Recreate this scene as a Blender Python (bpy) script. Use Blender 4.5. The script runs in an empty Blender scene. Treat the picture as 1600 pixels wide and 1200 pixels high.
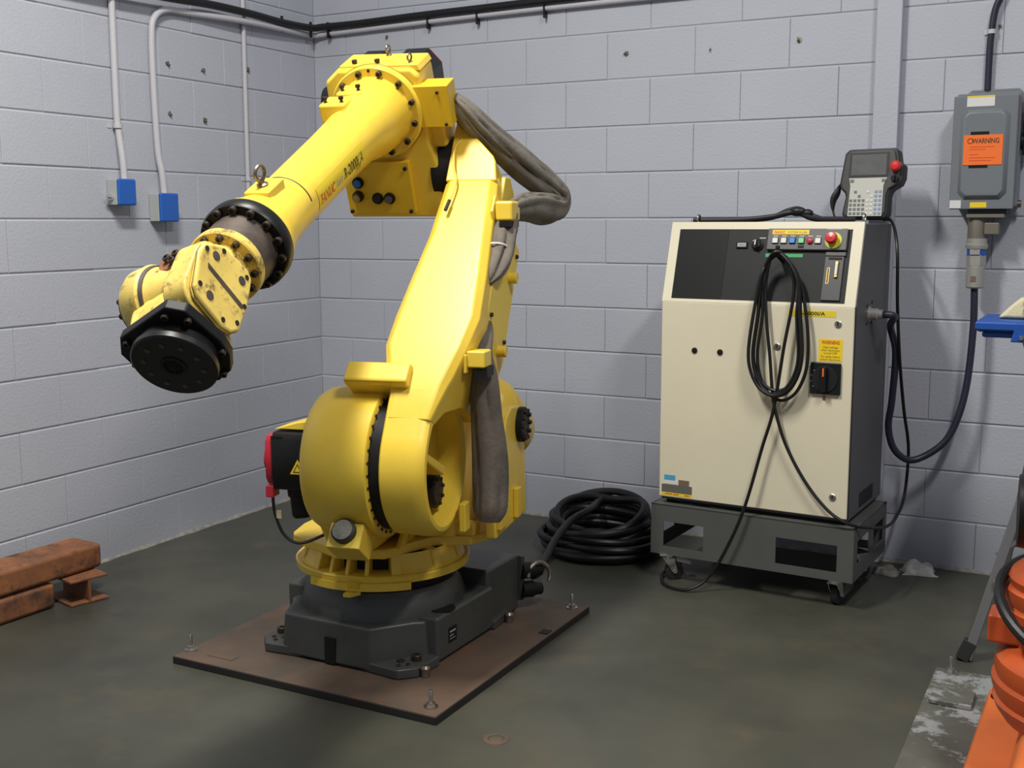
import bpy, bmesh, math, random
from mathutils import Matrix, Vector
random.seed(7)
R = math.radians
sc = bpy.context.scene
COL = sc.collection
# ------------------------------------------------------------------ camera
cam_d = bpy.data.cameras.new('camera'); cam_d.sensor_width = 36.0
cam_d.lens = 36.0 * 1782.5 / 1600.0
cam_d.clip_start = 0.05
cam = bpy.data.objects.new('camera', cam_d); COL.objects.link(cam)
cam.location = (3.6893, -4.8111, 1.4059)
cam.rotation_euler = (R(81.9285), R(0.1372), R(27.9498))
sc.camera = cam
# ------------------------------------------------------------------ light
wd = bpy.data.worlds.new('room_light'); sc.world = wd; wd.use_nodes = True
bg = wd.node_tree.nodes['Background']
bg.inputs[0].default_value = (0.80, 0.87, 1.0, 1); bg.inputs[1].default_value = 0.265
def area(name, loc, sx, sy, power, col=(1, 1, 1), rot=(0, 0, 0)):
    l = bpy.data.lights.new(name, 'AREA'); l.shape = 'RECTANGLE'
    l.size = sx; l.size_y = sy; l.energy = power; l.color = col
    o = bpy.data.objects.new(name, l); COL.objects.link(o)
    o.location = loc; o.rotation_euler = rot
    return o
area('ceiling_and_fill_lamp', (1.75, -3.0, 3.9), 0.25, 1.1, 152, (1.0, 0.97, 0.90))
area('ceiling_and_fill_lamp', (4.4, -3.2, 4.2), 0.25, 1.2, 115, (1.0, 0.97, 0.92))  # added as gentle fill, not a known fixture
sc.view_settings.view_transform = 'Standard'
sc.view_settings.look = 'None'
sc.view_settings.exposure = -0.12
sc.view_settings.gamma = 1.0
sc.view_settings.use_curve_mapping = False

# ------------------------------------------------------------------ materials
MATS = {}
def mat(name, col, rough=0.5, metal=0.0, var=0.0, vscale=6.0, col2=None, bump=0.0, bscale=60.0,
        spots=None, spot_scale=18.0, spot_lo=0.62, spot_hi=0.68, coat=0.0, world=False, spec=0.5):
    """procedural paint: base colour, broad variation to col2, optional shaped stains, fine bump"""
    m = bpy.data.materials.new(name); m.use_nodes = True
    nt = m.node_tree; N = nt.nodes; L = nt.links
    b = N['Principled BSDF']
    b.inputs['Roughness'].default_value = rough
    b.inputs['Metallic'].default_value = metal
    b.inputs['Specular IOR Level'].default_value = spec
    if coat: b.inputs['Coat Weight'].default_value = coat
    b.inputs['Base Color'].default_value = (*col, 1)
    tc = N.new('ShaderNodeTexCoord')
    if world:
        ge = N.new('ShaderNodeNewGeometry'); src = ge.outputs['Position']
    else: src = tc.outputs['Object']
    out = None
    if var > 0 or col2:
        nz = N.new('ShaderNodeTexNoise'); nz.inputs['Scale'].default_value = vscale
        nz.inputs['Detail'].default_value = 5.0; nz.inputs['Roughness'].default_value = 0.6
        L.new(src, nz.inputs['Vector'])
        rp = N.new('ShaderNodeValToRGB')
        c2 = col2 or tuple(c * (1 - var) for c in col)
        rp.color_ramp.elements[0].position = 0.35; rp.color_ramp.elements[0].color = (*c2, 1)
        rp.color_ramp.elements[1].position = 0.62; rp.color_ramp.elements[1].color = (*col, 1)
        L.new(nz.outputs['Fac'], rp.inputs['Fac']); out = rp.outputs['Color']
    if spots:
        n2 = N.new('ShaderNodeTexNoise'); n2.inputs['Scale'].default_value = spot_scale
        n2.inputs['Detail'].default_value = 7.0; n2.inputs['Roughness'].default_value = 0.7
        L.new(src, n2.inputs['Vector'])
        r2 = N.new('ShaderNodeValToRGB')
        r2.color_ramp.elements[0].position = spot_lo; r2.color_ramp.elements[0].color = (0, 0, 0, 1)
        r2.color_ramp.elements[1].position = spot_hi; r2.color_ramp.elements[1].color = (1, 1, 1, 1)
        L.new(n2.outputs['Fac'], r2.inputs['Fac'])
        mx = N.new('ShaderNodeMix'); mx.data_type = 'RGBA'
        L.new(r2.outputs['Color'], mx.inputs['Factor'])
        if out: L.new(out, mx.inputs['A'])
        else: mx.inputs['A'].default_value = (*col, 1)
        mx.inputs['B'].default_value = (*spots, 1)
        out = mx.outputs['Result']
    if out: L.new(out, b.inputs['Base Color'])
    if bump > 0:
        n3 = N.new('ShaderNodeTexNoise'); n3.inputs['Scale'].default_value = bscale
        n3.inputs['Detail'].default_value = 4.0
        L.new(src, n3.inputs['Vector'])
        bp = N.new('ShaderNodeBump'); bp.inputs['Strength'].default_value = bump
        bp.inputs['Distance'].default_value = 0.004
        L.new(n3.outputs['Fac'], bp.inputs['Height']); L.new(bp.outputs['Normal'], b.inputs['Normal'])
    MATS[name] = m
    return m
mat('wall_paint', (0.445, 0.462, 0.522), 0.62, var=0.05, vscale=1.6, bump=0.35, bscale=90, world=True)
mat('mortar', (0.435, 0.452, 0.512), 0.7, bump=0.4, bscale=120)
mat('raw_mortar', (0.34, 0.325, 0.29), 0.9, var=0.4, vscale=30, bump=0.6, bscale=80)
mat('floor_paint', (0.072, 0.071, 0.053), 0.42, col2=(0.044, 0.045, 0.035), vscale=1.6, bump=0.10, bscale=25,
    spots=(0.095, 0.078, 0.046), spot_scale=2.6, spot_lo=0.55, spot_hi=0.78)
mat('yellow', (0.84, 0.60, 0.060), 0.36, col2=(0.78, 0.53, 0.05), vscale=4, bump=0.06, bscale=70, coat=0.15,
    spots=(0.20, 0.12, 0.02), spot_scale=34, spot_lo=0.74, spot_hi=0.80)
mat('yellow_worn', (0.82, 0.61, 0.14), 0.42, col2=(0.66, 0.48, 0.10), vscale=9, bump=0.08, bscale=70,
    spots=(0.13, 0.075, 0.035), spot_scale=24, spot_lo=0.53, spot_hi=0.66)
mat('yellow_darker', (0.72, 0.47, 0.02), 0.42, col2=(0.66, 0.42, 0.02), vscale=5)
mat('cast_grey', (0.060, 0.064, 0.060), 0.40, col2=(0.045, 0.047, 0.043), vscale=5, bump=0.12, bscale=50,
    spots=(0.11, 0.10, 0.075), spot_scale=9, spot_lo=0.66, spot_hi=0.78)
mat('black', (0.010, 0.010, 0.010), 0.50, spec=0.22)
mat('black_satin', (0.009, 0.009, 0.009), 0.38, spec=0.3, bump=0.03, bscale=40)
mat('rubber', (0.016, 0.016, 0.017), 0.55)
mat('bolt_dark', (0.030, 0.024, 0.020), 0.45, metal=0.4, col2=(0.060, 0.036, 0.022), vscale=60)
mat('brown_neck', (0.085, 0.060, 0.045), 0.55, col2=(0.035, 0.028, 0.024), vscale=18)
mat('steel', (0.55, 0.53, 0.50), 0.30, metal=1.0)
mat('old_steel', (0.30, 0.26, 0.21), 0.40, metal=0.85, col2=(0.18, 0.15, 0.11), vscale=30)
mat('chrome', (0.75, 0.75, 0.76), 0.16, metal=1.0)
mat('red_plastic', (0.42, 0.018, 0.035), 0.40)
mat('estop_red', (0.55, 0.02, 0.02), 0.30)
mat('estop_yellow', (0.62, 0.62, 0.04), 0.45)
mat('plate_rust', (0.130, 0.082, 0.055), 0.60, col2=(0.070, 0.054, 0.040), vscale=3.2, bump=0.10, bscale=60,
    spots=(0.17, 0.072, 0.035), spot_scale=5, spot_lo=0.58, spot_hi=0.74)
mat('plate_edge', (0.014, 0.013, 0.012), 0.6)
mat('rust_steel', (0.30, 0.115, 0.040), 0.70, col2=(0.16, 0.066, 0.036), vscale=9, bump=0.25, bscale=60,
    spots=(0.070, 0.040, 0.028), spot_scale=10, spot_lo=0.50, spot_hi=0.64)
mat('fabric', (0.200, 0.178, 0.146), 0.85, col2=(0.120, 0.108, 0.090), vscale=9, bump=0.4, bscale=90)
mat('fabric_dark', (0.185, 0.155, 0.125), 0.85, col2=(0.095, 0.082, 0.068), vscale=7, bump=0.4, bscale=90)
mat('cream', (0.70, 0.65, 0.49), 0.45, var=0.04, vscale=3)
mat('cab_grey', (0.085, 0.085, 0.092), 0.50, var=0.05, vscale=3, bump=0.10, bscale=150)
mat('cart_grey', (0.085, 0.088, 0.082), 0.55, var=0.1, vscale=6)
mat('panel_black', (0.010, 0.012, 0.012), 0.45, spec=0.2)
mat('panel_dark', (0.015, 0.016, 0.017), 0.48, spec=0.25)
mat('op_grey', (0.085, 0.083, 0.084), 0.45)
mat('port_grey', (0.055, 0.056, 0.058), 0.40)
mat('white_key', (0.66, 0.66, 0.62), 0.45)
mat('blue_key', (0.03, 0.20, 0.60), 0.40)
mat('green_key', (0.18, 0.55, 0.25), 0.40)
mat('green_tape', (0.03, 0.30, 0.10), 0.5)
mat('brass', (0.60, 0.42, 0.14), 0.35, metal=0.8)
mat('sticker_yellow', (0.84, 0.60, 0.02), 0.5)
mat('sticker_gold', (0.76, 0.58, 0.025), 0.5)
mat('sticker_orange', (0.90, 0.17, 0.02), 0.55)
mat('sticker_white', (0.66, 0.66, 0.64), 0.5)
mat('sticker_blue', (0.08, 0.34, 0.52), 0.5)
mat('sticker_grey', (0.12, 0.12, 0.10), 0.5)
mat('sticker_brown', (0.17, 0.12, 0.09), 0.5)
mat('ink_red', (0.60, 0.07, 0.015), 0.5)
mat('ink_dark', (0.03, 0.025, 0.015), 0.5)
mat('ink_olive', (0.22, 0.16, 0.02), 0.5)
mat('ink_grey', (0.42, 0.42, 0.40), 0.5)
mat('box_blue', (0.016, 0.11, 0.46), 0.42)
mat('box_grey', (0.42, 0.44, 0.42), 0.5)
mat('conduit_paint', (0.52, 0.51, 0.54), 0.5)
mat('switch_grey', (0.17, 0.185, 0.20), 0.38, var=0.05, vscale=5)
mat('switch_dark', (0.030, 0.032, 0.034), 0.45)
mat('plug_grey', (0.40, 0.39, 0.36), 0.40, metal=0.35)
mat('plug_bronze', (0.20, 0.18, 0.145), 0.45, metal=0.4)
mat('blue_band', (0.02, 0.09, 0.42), 0.4)
mat('cable_black', (0.010, 0.010, 0.011), 0.42, spec=0.35)
mat('cable_navy', (0.020, 0.020, 0.040), 0.40)
mat('screen', (0.13, 0.135, 0.135), 0.22, var=0.15, vscale=25)
mat('pendant_grey', (0.055, 0.056, 0.054), 0.42)
mat('pendant_rim', (0.024, 0.025, 0.026), 0.5)
mat('keypad', (0.52, 0.52, 0.46), 0.45)
mat('key_dark', (0.16, 0.16, 0.16), 0.5)
mat('key_blue', (0.22, 0.30, 0.47), 0.5)
mat('orange', (0.70, 0.165, 0.035), 0.45, col2=(0.62, 0.14, 0.03), vscale=5)
mat('orange_dark', (0.50, 0.090, 0.020), 0.36, col2=(0.42, 0.07, 0.016), vscale=6)
mat('skid_paint', (0.10, 0.10, 0.082), 0.62, col2=(0.070, 0.066, 0.055), vscale=5, bump=0.2, bscale=40,
    spots=(0.25, 0.26, 0.26), spot_scale=8, spot_lo=0.54, spot_hi=0.60)
mat('ladder_grey', (0.16, 0.17, 0.175), 0.40, metal=0.3)
mat('ladder_blue', (0.012, 0.075, 0.34), 0.42)
mat('glove_tan', (0.62, 0.56, 0.36), 0.9, bump=0.5, bscale=200)
mat('glove_grey', (0.13, 0.125, 0.12), 0.85)
mat('rag_white', (0.52, 0.52, 0.49), 0.9, var=0.3, vscale=30, bump=0.5, bscale=120)
mat('rag_grey', (0.24, 0.23, 0.20), 0.9, var=0.4, vscale=30, bump=0.5, bscale=120)
mat('tag_yellow', (0.80, 0.60, 0.08), 0.5)
mat('zip_white', (0.70, 0.70, 0.66), 0.4)

# ------------------------------------------------------------------ mesh builder
class MB:
    def __init__(s, M=None): s.v = []; s.f = []; s.M = M or Matrix()
    def _add(s, vs, fs):
        o = len(s.v); s.v += [s.M @ Vector(p) for p in vs]; s.f += [[i + o for i in f] for f in fs]; return s
    def box(s, x0, x1, y0, y1, z0, z1):
        vs = [(x, y, z) for z in (z0, z1) for y in (y0, y1) for x in (x0, x1)]
        return s._add(vs, [(0, 2, 3, 1), (4, 5, 7, 6), (0, 1, 5, 4), (2, 6, 7, 3), (0, 4, 6, 2), (1, 3, 7, 5)])
    def prism(s, poly, a, b, axis='z', poly2=None):
        """poly in the plane normal to axis, from a to b; poly2 = other end outline"""
        n = len(poly); poly2 = poly2 or poly
        def P(p, t):
            return {'z': (p[0], p[1], t), 'y': (p[0], t, p[1]), 'x': (t, p[0], p[1])}[axis]
        vs = [P(p, a) for p in poly] + [P(p, b) for p in poly2]
        fs = [list(range(n))[::-1], list(range(n, 2 * n))] + [(i, (i + 1) % n, n + (i + 1) % n, n + i) for i in range(n)]
        return s._add(vs, fs)
    def loft(s, rings, cap=True):
        n = len(rings[0]); vs = [p for r in rings for p in r]; fs = []
        for k in range(len(rings) - 1):
            for i in range(n):
                j = (i + 1) % n
                fs.append((k * n + i, k * n + j, (k + 1) * n + j, (k + 1) * n + i))
        if cap: fs += [list(range(n))[::-1], list(range((len(rings) - 1) * n, len(rings) * n))]
        return s._add(vs, fs)
    def lathe(s, prof, o, d, n=40, cap=True, a0=0.0, a1=None, ref=None):
        """prof = [(distance along d, radius)]; a0..a1 angles for a partial turn"""
        d = Vector(d).normalized(); o = Vector(o)
        r = Vector(ref) if ref else (Vector((0, 0, 1)) if abs(d.z) < 0.9 else Vector((1, 0, 0)))
        x = (r - d * r.dot(d)).normalized(); y = d.cross(x)
        full = a1 is None
        A = [2 * math.pi * i / n for i in range(n)] if full else [a0 + (a1 - a0) * i / n for i in range(n + 1)]
        rings = [[o + d * t + (x * math.cos(a) + y * math.sin(a)) * max(rr, 1e-5) for a in A] for t, rr in prof]
        if full: return s.loft(rings, cap)
        m = len(A); vs = [p for q in rings for p in q]
        fs = [(k * m + i, k * m + i + 1, (k + 1) * m + i + 1, (k + 1) * m + i) for k in range(len(rings) - 1) for i in range(m - 1)]
        return s._add(vs, fs)
    def cyl(s, p0, p1, r0, r1=None, n=24):
        p0 = Vector(p0); p1 = Vector(p1)
        return s.lathe([(0, r0), ((p1 - p0).length, r0 if r1 is None else r1)], p0, p1 - p0, n)
    def tube(s, pts, rad, n=10, flat=1.0, wob=None):
        pts = [Vector(p) for p in pts]; rings = []
        up = Vector((0.13, 0.21, 1)).normalized(); prev = None
        for i, p in enumerate(pts):
            t = (pts[min(i + 1, len(pts) - 1)] - pts[max(i - 1, 0)]).normalized()
            x = (prev if prev else up.cross(t) if abs(up.dot(t)) < .98 else Vector((1, 0, 0)))
            x = (x - t * x.dot(t)).normalized(); prev = x; y = t.cross(x)
            r = rad[i] if isinstance(rad, (list, tuple)) else rad
            ring = []
            for k in range(n):
                a = 2 * math.pi * k / n
                q = r * (wob(i, a) if wob else 1.0)
                ring.append(p + x * math.cos(a) * q + y * math.sin(a) * q * flat)
            rings.append(ring)
        return s.loft(rings)
    def torus(s, o, d, Rm, r, n=28, m=10, a0=0.0, a1=2 * math.pi):
        d = Vector(d).normalized(); o = Vector(o)
        q = Vector((0, 0, 1)) if abs(d.z) < 0.9 else Vector((1, 0, 0))
        x = (q - d * q.dot(d)).normalized(); y = d.cross(x)
        closed = abs(a1 - a0 - 2 * math.pi) < 1e-6
        cnt = n if closed else n + 1
        vs = []; fs = []
        for i in range(cnt):
            a = a0 + (a1 - a0) * i / n
            c = x * math.cos(a) + y * math.sin(a)
            for k in range(m):
                b = 2 * math.pi * k / m
                vs.append(o + c * (Rm + r * math.cos(b)) + d * r * math.sin(b))
        for i in range(n):
            for k in range(m):
                j = (i + 1) % cnt
                fs.append((i * m + k, j * m + k, j * m + (k + 1) % m, i * m + (k + 1) % m))
        return s._add(vs, fs)
    def ball(s, o, rx, ry, rz, n=16, m=10):
        o = Vector(o)
        rings = [[o + Vector((rx * math.sin(t) * math.cos(a), ry * math.sin(t) * math.sin(a), -rz * math.cos(t)))
                  for a in [2 * math.pi * i / n for i in range(n)]] for t in [max(1e-3, math.pi * k / m) if k < m else math.pi - 1e-3 for k in range(m + 1)]]
        return s.loft(rings)
    def mesh(s, name, ang=35):
        me = bpy.data.meshes.new(name); me.from_pydata([tuple(v) for v in s.v], [], s.f)
        bm = bmesh.new(); bm.from_mesh(me)
        bmesh.ops.recalc_face_normals(bm, faces=bm.faces[:])
        bm.to_mesh(me); bm.free()
        me.polygons.foreach_set('use_smooth', [True] * len(me.polygons))
        me.set_sharp_from_angle(angle=R(ang)); me.update()
        return me
    def build(s, name, m, parent=None, bevel=0.0, seg=2, ang=35, label=None):
        me = s.mesh(name, ang)
        o = bpy.data.objects.new(name, me); COL.objects.link(o)
        me.materials.append(MATS[m])
        if bevel:
            b = o.modifiers.new('Bevel', 'BEVEL'); b.width = bevel; b.segments = seg
            b.limit_method = 'ANGLE'; b.angle_limit = R(40); b.harden_normals = True
        if parent is not None: o.parent = parent
        if label: o['label'] = label
        return o
def empty(name, loc, rz=0.0):
    o = bpy.data.objects.new(name, None); COL.objects.link(o); o.location = loc; o.rotation_euler = (0, 0, rz)
    o.empty_display_size = 0.1
    return o
def tag(o, label, cat, group=None):
    o['label'] = label; o['category'] = cat
    if group: o['group'] = group
    return o
def struct(o): o['kind'] = 'structure'; return o
def inst(name, me, parent, p, d=(0, 0, 1), s=1.0):
    """one more object sharing mesh data; me's axis is +Z"""
    o = bpy.data.objects.new(name, me); COL.objects.link(o); o.parent = parent
    q = Vector((0, 0, 1)).rotation_difference(Vector(d).normalized())
    o.matrix_local = Matrix.LocRotScale(Vector(p), q, Vector((s, s, s)) if not hasattr(s, '__len__') else Vector(s))
    return o
def mesh_of(mb, name, m, ang=35):
    me = mb.mesh(name, ang); me.materials.append(MATS[m]); return me
def spline(pts, per=8):
    """Catmull-Rom through the points"""
    P = [Vector(p) for p in pts]; out = []
    for i in range(len(P) - 1):
        a, b, c, d = P[max(i - 1, 0)], P[i], P[i + 1], P[min(i + 2, len(P) - 1)]
        for k in range(per):
            t = k / per
            out.append(0.5 * ((2 * b) + (c - a) * t + (2 * a - 5 * b + 4 * c - d) * t * t + (3 * b - a - 3 * c + d) * t ** 3))
    return out + [P[-1]]
def text_geo(txt, size, shear=0.0, bold=0.0):
    cu = bpy.data.curves.new('t', 'FONT'); cu.body = txt; cu.size = size; cu.shear = shear; cu.offset = bold
    cu.align_x = 'LEFT'; cu.resolution_u = 2
    ob = bpy.data.objects.new('t', cu); COL.objects.link(ob)
    dg = bpy.context.evaluated_depsgraph_get(); dg.update()
    me = bpy.data.meshes.new_from_object(ob.evaluated_get(dg))
    vs = [v.co.copy() for v in me.vertices]; fs = [list(p.vertices) for p in me.polygons]
    bpy.data.objects.remove(ob); bpy.data.curves.remove(cu); bpy.data.meshes.remove(me)
    return vs, fs
def lettering(txt, size, fn, m, parent, width=None, center=False, shear=0.0, bold=0.0, name='lettering'):
    """text mapped by fn(x, y) -> point"""
    vs, fs = text_geo(txt, size, shear, bold)
    if not vs: return None
    w = max(v.x for v in vs); k = (width / w) if width else 1.0
    off = -(w * k) / 2 if center else 0.0
    mb = MB(); mb._add([fn(v.x * k + off, v.y) for v in vs], fs)
    return mb.build(name, m, parent)

# shared fasteners
HEX = [(math.cos(R(60 * i)), math.sin(R(60 * i))) for i in range(6)]
def m_socket():   # socket-head cap screw, unit radius 1, height 1.2
    mb = MB(); mb.lathe([(0, 0.0), (0, 1), (1.05, 1), (1.2, .88), (1.2, .5), (.75, .48), (.75, 0)], (0, 0, 0), (0, 0, 1), 14, cap=False)
    return mb
def m_hexbolt():  # hex head on a shank
    mb = MB(); mb.lathe([(-.2, .55), (1.1, .55)], (0, 0, 0), (0, 0, 1), 10)
    mb.prism([(x, y) for x, y in HEX], 1.1, 2.0)
    return mb
def m_eye():      # eyebolt: collar and ring
    mb = MB(); mb.lathe([(0, .55), (.18, .6), (.35, .3), (.6, .28)], (0, 0, 0), (0, 0, 1), 14)
    mb.torus((0, 0, 1.25), (1, 0, 0), .72, .2, 24, 8)
    return mb
ME_SOCK = mesh_of(m_socket(), 'bolt', 'bolt_dark')
ME_HEX = mesh_of(m_hexbolt(), 'bolt', 'bolt_dark')
ME_EYE = mesh_of(m_eye(), 'lifting_eye', 'old_steel')
ME_SCREW = mesh_of(m_socket(), 'screw', 'bolt_dark')
ME_EYE_S = mesh_of(m_eye(), 'lifting_eye', 'steel')

# ------------------------------------------------------------------ room shell
H1 = 0.202; C = 0.2032; B = 0.4064; NC = 14
fl = MB().box(-0.3, 6.5, -7.0, 0.3, -0.10, 0.0).build('floor', 'floor_paint'); struct(fl)
DEEP = 0.0042
wb = MB().box(-0.25, 6.2, DEEP, 0.22, 0.0, H1 + C * NC).build('wall_back', 'mortar'); struct(wb)
wl = MB().box(-0.25, -DEEP, -5.0, DEEP, 0.0, H1 + C * NC).build('wall_left', 'mortar'); struct(wl)
def block_mesh(w, h):
    """face in the xz plane at y = 0, body going to +y; bigger relief on the bed joints than on the head joints"""
    gx, gz = 0.0004, 0.0026
    x0, x1, z0, z1 = gx, w - gx, gz, h - gz
    bx, bz = 0.0022, 0.0040
    mb = MB()
    outer = [(x0, z0), (x1, z0), (x1, z1), (x0, z1)]
    inner = [(x0 + bx, z0 + bz), (x1 - bx, z0 + bz), (x1 - bx, z1 - bz), (x0 + bx, z1 - bz)]
    mb.loft([[(p[0], DEEP + .004, p[1]) for p in outer], [(p[0], 0.0035, p[1]) for p in outer],
             [((a[0] + b[0]) / 2, 0.0009, (a[1] + b[1]) / 2) for a, b in zip(outer, inner)], [(p[0], 0.0, p[1]) for p in inner]])
    return mesh_of(mb, 'block', 'wall_paint', 8)
BM = {}
def lay(parent, length, first, k, place):
    z = 0.0 if k == 0 else H1 + C * (k - 1)
    h = H1 if k == 0 else C
    e = [0.0]
    x = first
    while x < length:
        if x > 0.02: e.append(x)
        x += B
    e.append(length)
    for a, b in zip(e[:-1], e[1:]):
        w = round(b - a, 3)
        key = (w, k == 0)
        if key not in BM: BM[key] = block_mesh(w, h)
        o = bpy.data.objects.new('block', BM[key]); COL.objects.link(o); o.parent = parent
        place(o, a, w, z)
for k in range(NC):
    first = -0.007 + (0.0 if k % 2 == 0 else B / 2)
    def pb(o, a, w, z):
        o.location = (a, random.uniform(-0.0014, 0.0010), z)
    lay(wb, 5.6, first, k, pb)
    first = 0.268 - B + (B if k % 2 == 0 else B / 2)
    def plft(o, a, w, z):   # runs from the corner towards the camera along -Y, face towards +X
        o.rotation_euler = (0, 0, R(90)); o.location = (random.uniform(-0.0010, 0.0014), -(a + w), z)
    lay(wl, 3.7, first, k, plft)
# ragged unpainted mortar line at the foot of the walls
def foot(name, fn, L):
    mb = MB(); n = int(L / 0.05); vs = []; fs = []
    for i in range(n + 1):
        t = i * 0.05; h = 0.007 + 0.010 * random.random(); d = 0.005 + 0.010 * random.random()
        vs += [fn(t, 0, 0), fn(t, d, 0), fn(t, d * .5, h * .7), fn(t, 0, h)]
    for i in range(n):
        for k in range(3): fs.append((4 * i + k, 4 * i + k + 1, 4 * i + 5 + k, 4 * i + 4 + k))
    mb._add(vs, fs); return struct(mb.build(name, 'raw_mortar'))
foot('baseboard_back', lambda t, d, h: (t, -d, h), 5.5)
foot('baseboard_left', lambda t, d, h: (d, -t, h), 3.6)
# painted steel channel up the back wall
struct(MB().box(2.783, 2.880, -0.045, -0.002, 0.0, 3.0).build('trim_1', 'wall_paint', bevel=0.004))

# ------------------------------------------------------------------ steel base plate under the robot
pl = empty('steel_plate', (1.57, -1.69, 0))
tag(pl, 'rusty brown square steel floor plate under the yellow robot', 'plate')
MB().box(-0.497, 0.497, -0.53, 0.53, 0.0005, 0.0235).build('plate_body', 'plate_edge', pl, bevel=0.002)
MB().box(-0.495, 0.495, -0.528, 0.528, 0.0235, 0.025).build('plate_surface', 'plate_rust', pl)
stud = MB(); stud.lathe([(0, .021), (.004, .021)], (0, 0, 0), (0, 0, 1), 18)
stud.prism([(x * .013, y * .013) for x, y in HEX], .004, .014); stud.lathe([(.014, .0062), (.05, .0062), (.052, .005)], (0, 0, 0), (0, 0, 1), 10)
ME_STUD = mesh_of(stud, 'anchor_bolt', 'steel')
for x, y in ((-.482, -.462), (.448, -.476), (.448, .485), (-.45, .485)): inst('anchor_bolt', ME_STUD, pl, (x, y, .025))
MB().box(-.40, -.30, -.475, -.44, .025, .027).build('weld_patch', 'plate_rust', pl)
MB().box(.455, .487, .20, .24, .025, .028).build('weld_patch', 'plate_edge', pl)

# ------------------------------------------------------------------ the yellow robot
O = Vector((1.57, -1.74, 0.0)); TH = R(-77)
rob = empty('industrial_robot', (O.x, O.y, 0.0))
tag(rob, 'large yellow six-axis industrial robot arm bolted to a rusty steel plate', 'robot')
RT = Matrix.Rotation(TH, 4, 'Z')                       # local x = forward, y = right, z = up
Q2 = R(-31.2); Q3 = R(-24.24)
J2 = Vector((0.312, 0, 0.695))
TK = RT @ Matrix.Translation(J2) @ Matrix.Rotation(Q2, 4, 'Y')         # link: x = front, z = along
J3 = J2 + 1.075 * Vector((math.sin(Q2), 0, math.cos(Q2)))
TF = RT @ Matrix.Translation(J3) @ Matrix.Rotation(-Q3, 4, 'Y')        # forearm: x = along, z = up
# --- base casting (square to the plate)
base = MB()
base.prism([(-.19, -.305), (.15, -.305), (.165, -.285), (.245, -.185), (.27, -.165), (.27, .24), (.16, .33), (-.16, .33), (-.27, .24), (-.27, -.165), (-.25, -.185), (-.205, -.285)], .030, .165, 'z',
           [(-.185, -.295), (.145, -.295), (.16, -.275), (.235, -.18), (.262, -.16), (.262, .23), (.16, .32), (-.16, .32), (-.262, .23), (-.262, -.16), (-.24, -.18), (-.198, -.275)])
base_o = base.build('base', 'cast_grey', rob, bevel=.010, seg=3)
mb = MB(); mb.lathe([(.15, .275), (.185, .272), (.215, .262), (.235, .248), (.250, .243)], (0, 0, 0), (0, 0, 1), 56)
mb.build('base_collar', 'cast_grey', rob)
mb = MB(); mb.lathe([(.24, .232), (.292, .232)], (0, 0, 0), (0, 0, 1), 48); mb.build('bearing_ring', 'black', rob)
MB().box(.20, .302, -.150, .215, .030, .178).build('side_box', 'cast_grey', rob, bevel=.012, seg=3)
MB().box(-.302, -.20, -.135, .215, .030, .205).build('side_box', 'cast_grey', rob, bevel=.012, seg=3)
MB().box(-.20, .285, .20, .43, .030, .232).build('rear_box', 'cast_grey', rob, bevel=.010, seg=3)
MB().box(-.02, .02, -.3075, -.302, .030, .115).build('cable_slot', 'black', rob)
mb = MB(); mb.lathe([(0, .045), (.003, .045)], (.262, -.06, .1785), (0, 0, 1), 24); mb.build('recess_shade', 'black', rob)  # flat black disc, the hollow's shade put into colour
MB().box(.3015, .3035, -.085, -.035, .075, .125).build('nameplate', 'panel_black', rob)
MB().box(.3030, .3036, -.078, -.042, .108, .113).build('print_line', 'ink_grey', rob)
MB().box(.3030, .3036, -.078, -.055, .096, .099).build('print_line', 'ink_grey', rob)
MB().box(.3030, .3036, -.078, -.046, .086, .088).build('print_line', 'ink_grey', rob)
for sx, sy in ((1, -1), (-1, -1), (1, 1), (-1, 1)):
    f_ = MB()
    y1 = .30 if sy < 0 else .355
    f_.prism([(.12 * sx, y1 * sy), (.255 * sx, (y1 + .012) * sy), (.30 * sx, (y1 - .035) * sy), (.31 * sx, (y1 - .15) * sy), (.22 * sx, (y1 - .17) * sy), (.12 * sx, (y1 - .10) * sy)], .0255, .058)
    ft = f_.build('foot', 'cast_grey', rob, bevel=.006)
    inst('bolt', ME_SOCK, ft, (.265 * sx, (y1 - .085) * sy, .058), s=.016)
    inst('bolt', ME_SOCK, ft, (.225 * sx, (y1 - .055) * sy, .0565), s=(.013, .013, .005))
    inst('bolt', ME_SOCK, ft, (.262 * sx, (y1 - .040) * sy, .0565), s=(.007, .007, .005))
    inst('bolt', ME_SOCK, ft, (.240 * sx, (y1 - .020) * sy, .0565), s=(.007, .007, .005))
    if sx > 0: inst('jack_bolt', mesh_of(MB().lathe([(0, .014), (.028, .016), (.036, .010), (.036, 0)], (0, 0, 0), (0, 0, 1), 16), 'jack_bolt', 'old_steel'), ft, (.315 * sx, (y1 - .055) * sy, .0255))
# connectors on the rear box
mb = MB(); mb.box(.24, .30, .43, .45, .06, .225); mb.build('connector_panel', 'cast_grey', rob, bevel=.004)
for z in (.17, .10):
    mb = MB(); mb.lathe([(0, .030), (.05, .030), (.05, .024), (.085, .022)], (.29, .435, z), (.5, .8, -.1), 18); mb.build('connector', 'black', rob)
mb = MB(); mb.torus((.345, .475, .15), (.8, -.5, .2), .045, .008, 20, 8, -2.2, 1.6); mb.build('connector_clip', 'old_steel', rob)
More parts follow.
